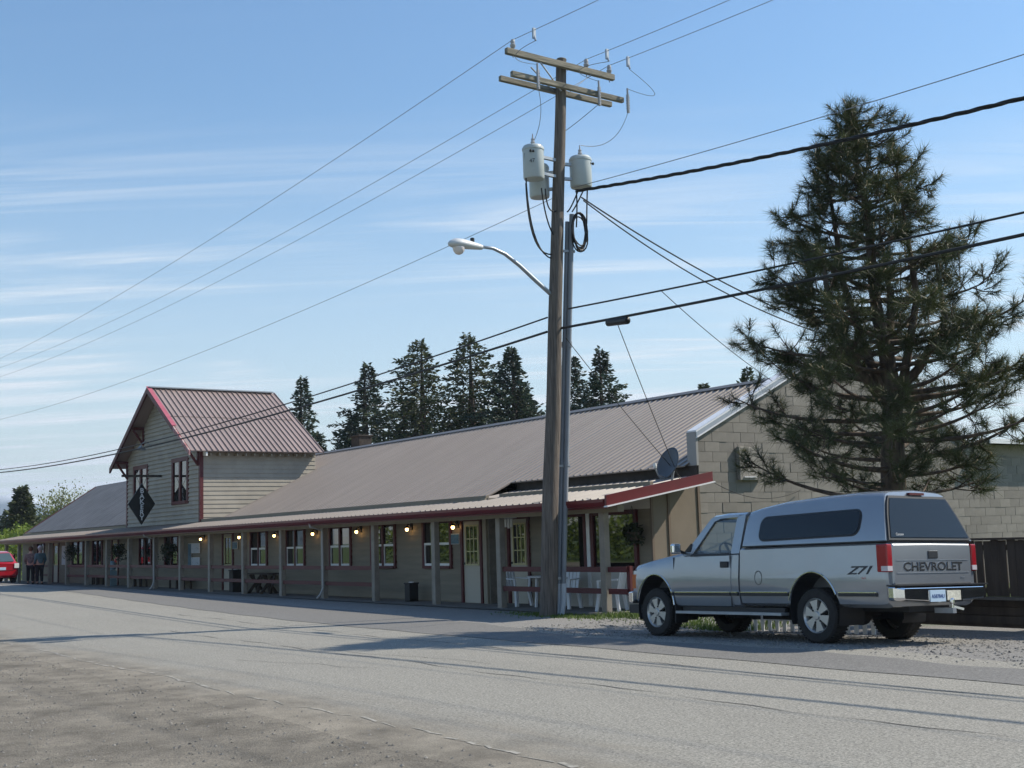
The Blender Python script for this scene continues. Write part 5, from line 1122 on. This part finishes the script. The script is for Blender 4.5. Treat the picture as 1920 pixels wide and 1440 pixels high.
# ------------------------------------------------------------------ firs behind the roof
FIRM = [leafmat('fir_foliage_%s' % n, a, b, 1.2, .6, .15) for n, a, b in (('blue_green', (.055, .085, .05), (.018, .03, .02)), ('olive', (.085, .10, .04), (.025, .036, .016)), ('deep', (.045, .07, .038), (.014, .022, .014)))]
def fir(name, label, base, h, rad, m, seed, group, low=.12, n=150, droop=.25, dens=1.0, spr=.34):
    g = np.random.default_rng(seed); t = thing(name, label, 'tree', tuple(base), group); b = np.array(base, float)
    w = MB(); w.tube([Vector(b), Vector(b + [0, 0, h * .5]), Vector(b + [0, 0, h * .99])], [rad * .085, rad * .05, .02], 7)
    P_ = []; D_ = []; ex = g.uniform(.7, 1.05); ph = g.uniform(0, 6.28); lx = g.normal(size=2) * .25
    for i in range(n):
        u = (i + .5) / n; z = h * (low + (1 - low) * u); b = np.array(base, float) + np.array([lx[0] * u, lx[1] * u, 0]); r = rad * (1 - u) ** ex * (1 + .28 * math.cos(i * 2.39996 - ph)) * g.choice([.5, .72, .9, 1.05, 1.2]) + .12; az = i * 2.39996 + g.uniform(-.4, .4); d = np.array([math.cos(az), math.sin(az), 0]); sd_ = np.array([-d[1], d[0], 0])
        w.tube([Vector(b + [0, 0, z]), Vector(b + [0, 0, z]) + Vector(d * r) - Vector((0, 0, droop * r * .6))], [.03, .01], 4, cap=False)
        k = int(dens * (5 + 26 * r / rad * rad / 2.2)); tt = g.uniform(.12, 1.0, k); lat = g.normal(size=k) * .20 * r * (1.1 - tt * .6)
        p = b + [0, 0, z] + d * (tt * r)[:, None] + sd_ * lat[:, None]; p[:, 2] += -droop * r * tt * (1 - .55 * tt) + g.normal(size=k) * .07
        v = d * .8 + sd_ * np.sign(lat)[:, None] * .6 + g.normal(size=(k, 3)) * .35; v[:, 2] += .15 - .25 * (g.random(k) < .5); P_.append(p); D_.append(v)
    P_ = np.concatenate(P_); D_ = np.concatenate(D_); D_ /= np.linalg.norm(D_, axis=1)[:, None]; n_ = len(P_)
    L = spr * g.uniform(.5, 1.15, n_)[:, None]; W = np.cross(D_, g.normal(size=(n_, 3))); W /= np.linalg.norm(W, axis=1)[:, None]; W *= L * .20
    V = np.stack([P_ - W * .5, P_ + D_ * L * .5 - W, P_ + D_ * L, P_ + D_ * L * .5 + W], 1).reshape(-1, 3)
    w.build('trunk', BARK, t, fix=False); stuff(fastmesh('crown', V, np.arange(len(V)).reshape(-1, 4), m, t, base)); return t
FG = 'dark firs in a row behind the long roof'
for k, (bx, by, hh, rr, mi, lab) in enumerate((
    (-81.8, 38.7, 13.6, 4.6, 0, 'slim fir just right of the bakery roof'), (-75.6, 40.6, 13.9, 6.6, 2, 'broad fir behind the chimney'), (-68.5, 41.0, 14.5, 6.2, 1, 'fir with one long side branch, third from the bakery'),
    (-64.4, 42.1, 14.3, 6.4, 1, 'olive tinted fir left of the utility pole, tallest in the row'), (-60.9, 42.9, 13.1, 5.6, 0, 'fir close against the left of the utility pole'), (-57.5, 44.4, 12.1, 5.0, 2, 'fir mostly hidden behind the utility pole and conduit'),
    (-54.4, 44.4, 12.1, 4.8, 0, 'slim fir right of the conduit above the roof ridge'), (-57.0, 54.5, 10.9, 2.4, 1, 'tiny fir tip above the ridge near the block gable'), (-50.7, 52.2, 10.9, 2.6, 1, 'small fir top showing above the ridge beside the pine'))):
    fir('fir_tree', lab, (bx, by, 0), hh, rr, FIRM[mi], 100 + k, FG, n=(170, 165, 190, 150, 210)[k % 5], spr=.34, dens=(2.4, 2.6, 2.2)[k % 3], droop=(.25, .12, .32, .05)[k % 4])
for k, (bx, by, hh, rr) in enumerate(((-79, 41.5, 10.6, 5.4), (-72, 42.5, 11.1, 5.8), (-66.4, 43.5, 10.9, 5.4), (-62.6, 45, 10.6, 5.2), (-84, 41, 9.8, 4.2))):
    fir('fir_tree', ['dark young fir filling the gap right of the bakery roof', 'dark young fir behind the chimney gap', 'dark young fir between the two tallest firs', 'dark young fir low behind the pole', 'dark young fir tight against the bakery roof'][k], (bx, by, 0), hh, rr, FIRM[2], 300 + k, 'young firs between the tall ones', n=150, spr=.38, dens=2.2)

# ------------------------------------------------------------------ far left: conifer, leafing trees, hedge, hills
fir('cypress_tree', 'dense dark conifer beyond the far end of the shop', (-114.8, 27.2, 0.0), 7.4, 2.6, FIRM[1], 400, None, low=.02, n=230, droop=.05, spr=.5, dens=1.5)
SPRING = leafmat('spring_leaves', (.20, .22, .07), (.09, .11, .03), 2, .6, .35); HEDGE = leafmat('bright_hedge', (.20, .26, .04), (.07, .11, .015), 1.5, .55, .3)
def broadleaf(label, base, h, rad, m, seed, n=2600, leaf=.30, sparse=.5):
    g = np.random.default_rng(seed); t = thing('leafing_tree', label, 'tree', base); b = np.array(base); w = MB(); P_ = []
    for i in range(26):
        az = i * 2.4; r = rad * g.uniform(.35, 1); top = b + np.array([math.cos(az) * r, math.sin(az) * r, h * (1 - .45 * (r / rad) ** 2 * g.uniform(.6, 1.2))]); a = b + [0, 0, h * g.uniform(.18, .45)]; mid = (a + top) / 2 + [0, 0, -.05 * h]
        w.tube([Vector(a), Vector(mid), Vector(top)], [.06, .045, .015], 4, cap=False)
        for _ in range(n // 26): s = g.uniform(.45, 1.05); P_.append(a * (1 - s) + top * s + g.normal(size=3) * rad * .16)
    w.tube([Vector(b), Vector(b + [0, 0, h * .5])], [.2, .1], 7); w.build('trunk', BARK, t, fix=False)
    P_ = np.array(P_); k = len(P_); u = g.normal(size=(k, 3)); u /= np.linalg.norm(u, axis=1)[:, None]; v = np.cross(u, g.normal(size=(k, 3))); v /= np.linalg.norm(v, axis=1)[:, None]; L = leaf * g.uniform(.4, 1.1, k)[:, None]
    V = np.stack([P_ - u * L * .5, P_ + v * L * .35, P_ + u * L * .5, P_ - v * L * .35], 1).reshape(-1, 3); stuff(fastmesh('crown', V, np.arange(len(V)).reshape(-1, 4), m, t, base)); return t
for k, (x, y, zt, rad, lab) in enumerate(((-145.1, 38.1, 8.68, 2.9, 'thin leafing tree left of the wing roof'), (-159.0, 44.1, 9.88, 4.2, 'wide fan shaped leafing tree above the wing roof'), (-182.5, 52.9, 9.56, 4, 'pale leafing tree low against the wing roof'))):
    broadleaf(lab, (x, y, 0.0), zt, rad, SPRING, 500 + k, 1500, .34)
def hedge(name, label, x0, x1, y0, y1, h, n, leaf, m, seed):
    g = np.random.default_rng(seed); P_ = np.stack([g.uniform(x0, x1, n), g.uniform(y0, y1, n), np.zeros(n)], 1); lump = .78 + .22 * np.sin(P_[:, 0] * .9 + np.cos(P_[:, 1] * 1.7)) * np.cos(P_[:, 0] * .37 + 1); P_[:, 2] = h * lump * g.uniform(0, 1, n) ** .6
    u = g.normal(size=(n, 3)); u /= np.linalg.norm(u, axis=1)[:, None]; v = np.cross(u, g.normal(size=(n, 3))); v /= np.linalg.norm(v, axis=1)[:, None]; L = leaf * g.uniform(.5, 1.2, n)[:, None]
    V = np.stack([P_ - u * L * .5, P_ + v * L * .35, P_ + u * L * .5, P_ - v * L * .35], 1).reshape(-1, 3); t = thing(name, label, 'hedge', ((x0 + x1) / 2, (y0 + y1) / 2, 0)); stuff(fastmesh('foliage', V, np.arange(len(V)).reshape(-1, 4), m, t, t.location))
    st = MB()
    for i in range(8): xx = x0 + (x1 - x0) * (i + .5) / 8; st.tube([(xx, (y0 + y1) / 2, 0), (xx, (y0 + y1) / 2, h * .7)], .05, 5)
    st.build('stem', BARK, t); return t
hedge('hedge', 'bright green leafy hedge beyond the far end of the porch', -104, -76, 20.5, 27, 3.9, 9000, .34, HEDGE, 1)
hedge('hedge', 'sunlit roadside hedge across the road, seen in the shop windows', -75, -26, -9.5, -6.0, 3.6, 15000, .30, HEDGE, 2)
hedge('shrub', 'low green shrub behind the red car', -90, -79.5, 13.5, 18.5, 2.2, 3500, .28, HEDGE, 3)
for k, (x, y, zt) in enumerate(((-254.1, 55.0, 7.85), (-265.2, 60.6, 8.85), (-276.2, 66.2, 8.95), (-286.7, 73.4, 9.71), (-297.5, 79.8, 8.31), (-307.6, 88.3, 9.81))):
    broadleaf('distant dark tree %s' % ('beyond the hedge at the frame edge', 'left of the conifer', 'behind the conifer', 'right of the conifer', 'below the leafing trees', 'beside the wing roof')[k], (x, y, 0.0), zt, 6, FIRM[2], 600 + k, 1500, 1.0)
# snowy mountains on the horizon
def mountains():
    g = np.random.default_rng(3); mb = MB(); n = 160; rows = 14; D = 3600
    A = np.linspace(2.55, 3.6, n); prof = np.zeros(n)
    for f, a in ((7, .25), (17, .30), (41, .22), (90, .12), (200, .07)): prof += a * np.abs(np.sin(A * f + g.uniform(0, 6)))
    prof = .45 + prof; 
    for i in range(n):
        for j in range(rows):
            t = j / (rows - 1); h = 165 * prof[i] * (t ** 1.1) * (1 + .18 * g.normal() * (1 - t) * t * 2); rr = D + 700 * t + 45 * g.normal() * t * (1 - t) * 3
            mb.v.append((rr * math.cos(A[i]), rr * math.sin(A[i]), h - 6))
    mb.f = [(i * rows + j, (i + 1) * rows + j, (i + 1) * rows + j + 1, i * rows + j + 1) for i in range(n - 1) for j in range(rows - 1)]
    m = mat('snowy_rock', (.12, .16, .14), .9); nt = m.node_tree; b = nt.nodes['Principled BSDF']; tc = nt.nodes.new('ShaderNodeTexCoord'); sp_ = nt.nodes.new('ShaderNodeSeparateXYZ'); nt.links.new(tc.outputs['Object'], sp_.inputs[0])
    no = nt.nodes.new('ShaderNodeTexNoise'); no.inputs['Scale'].default_value = .008; no.inputs['Detail'].default_value = 8; nt.links.new(tc.outputs['Object'], no.inputs['Vector'])
    ma = nt.nodes.new('ShaderNodeMath'); ma.operation = 'MULTIPLY_ADD'; ma.inputs[1].default_value = 165; nt.links.new(no.outputs['Fac'], ma.inputs[0]); nt.links.new(sp_.outputs[2], ma.inputs[2])
    q = nt.nodes.new('ShaderNodeMapRange'); q.inputs[1].default_value = 222; q.inputs[2].default_value = 285; nt.links.new(ma.outputs[0], q.inputs[0]); x = nt.nodes.new('ShaderNodeMixRGB'); x.inputs[1].default_value = (.06, .09, .10, 1); x.inputs[2].default_value = (.62, .64, .67, 1); nt.links.new(q.outputs[0], x.inputs[0]); nt.links.new(x.outputs[0], b.inputs['Base Color'])
    return struct(mb.build('mountains', m, None, smooth=True))
mountains()

# ------------------------------------------------------------------ air: far things fade to blue
hz = bpy.data.materials.new('thin_blue_air'); hz.use_nodes = True; hn = hz.node_tree; hn.nodes.clear()
ho = hn.nodes.new('ShaderNodeOutputMaterial'); hv = hn.nodes.new('ShaderNodeVolumePrincipled'); hv.inputs['Color'].default_value = (.72, .84, 1.0, 1); hv.inputs['Density'].default_value = 2.0e-4; hv.inputs['Anisotropy'].default_value = 0.2
hn.links.new(hv.outputs[0], ho.inputs['Volume'])
hb = MB().box(-4700, 600, -900, 3200, -9, 250).build('haze', hz, None); stuff(hb); hb['label'] = 'thin blue air over the whole place'
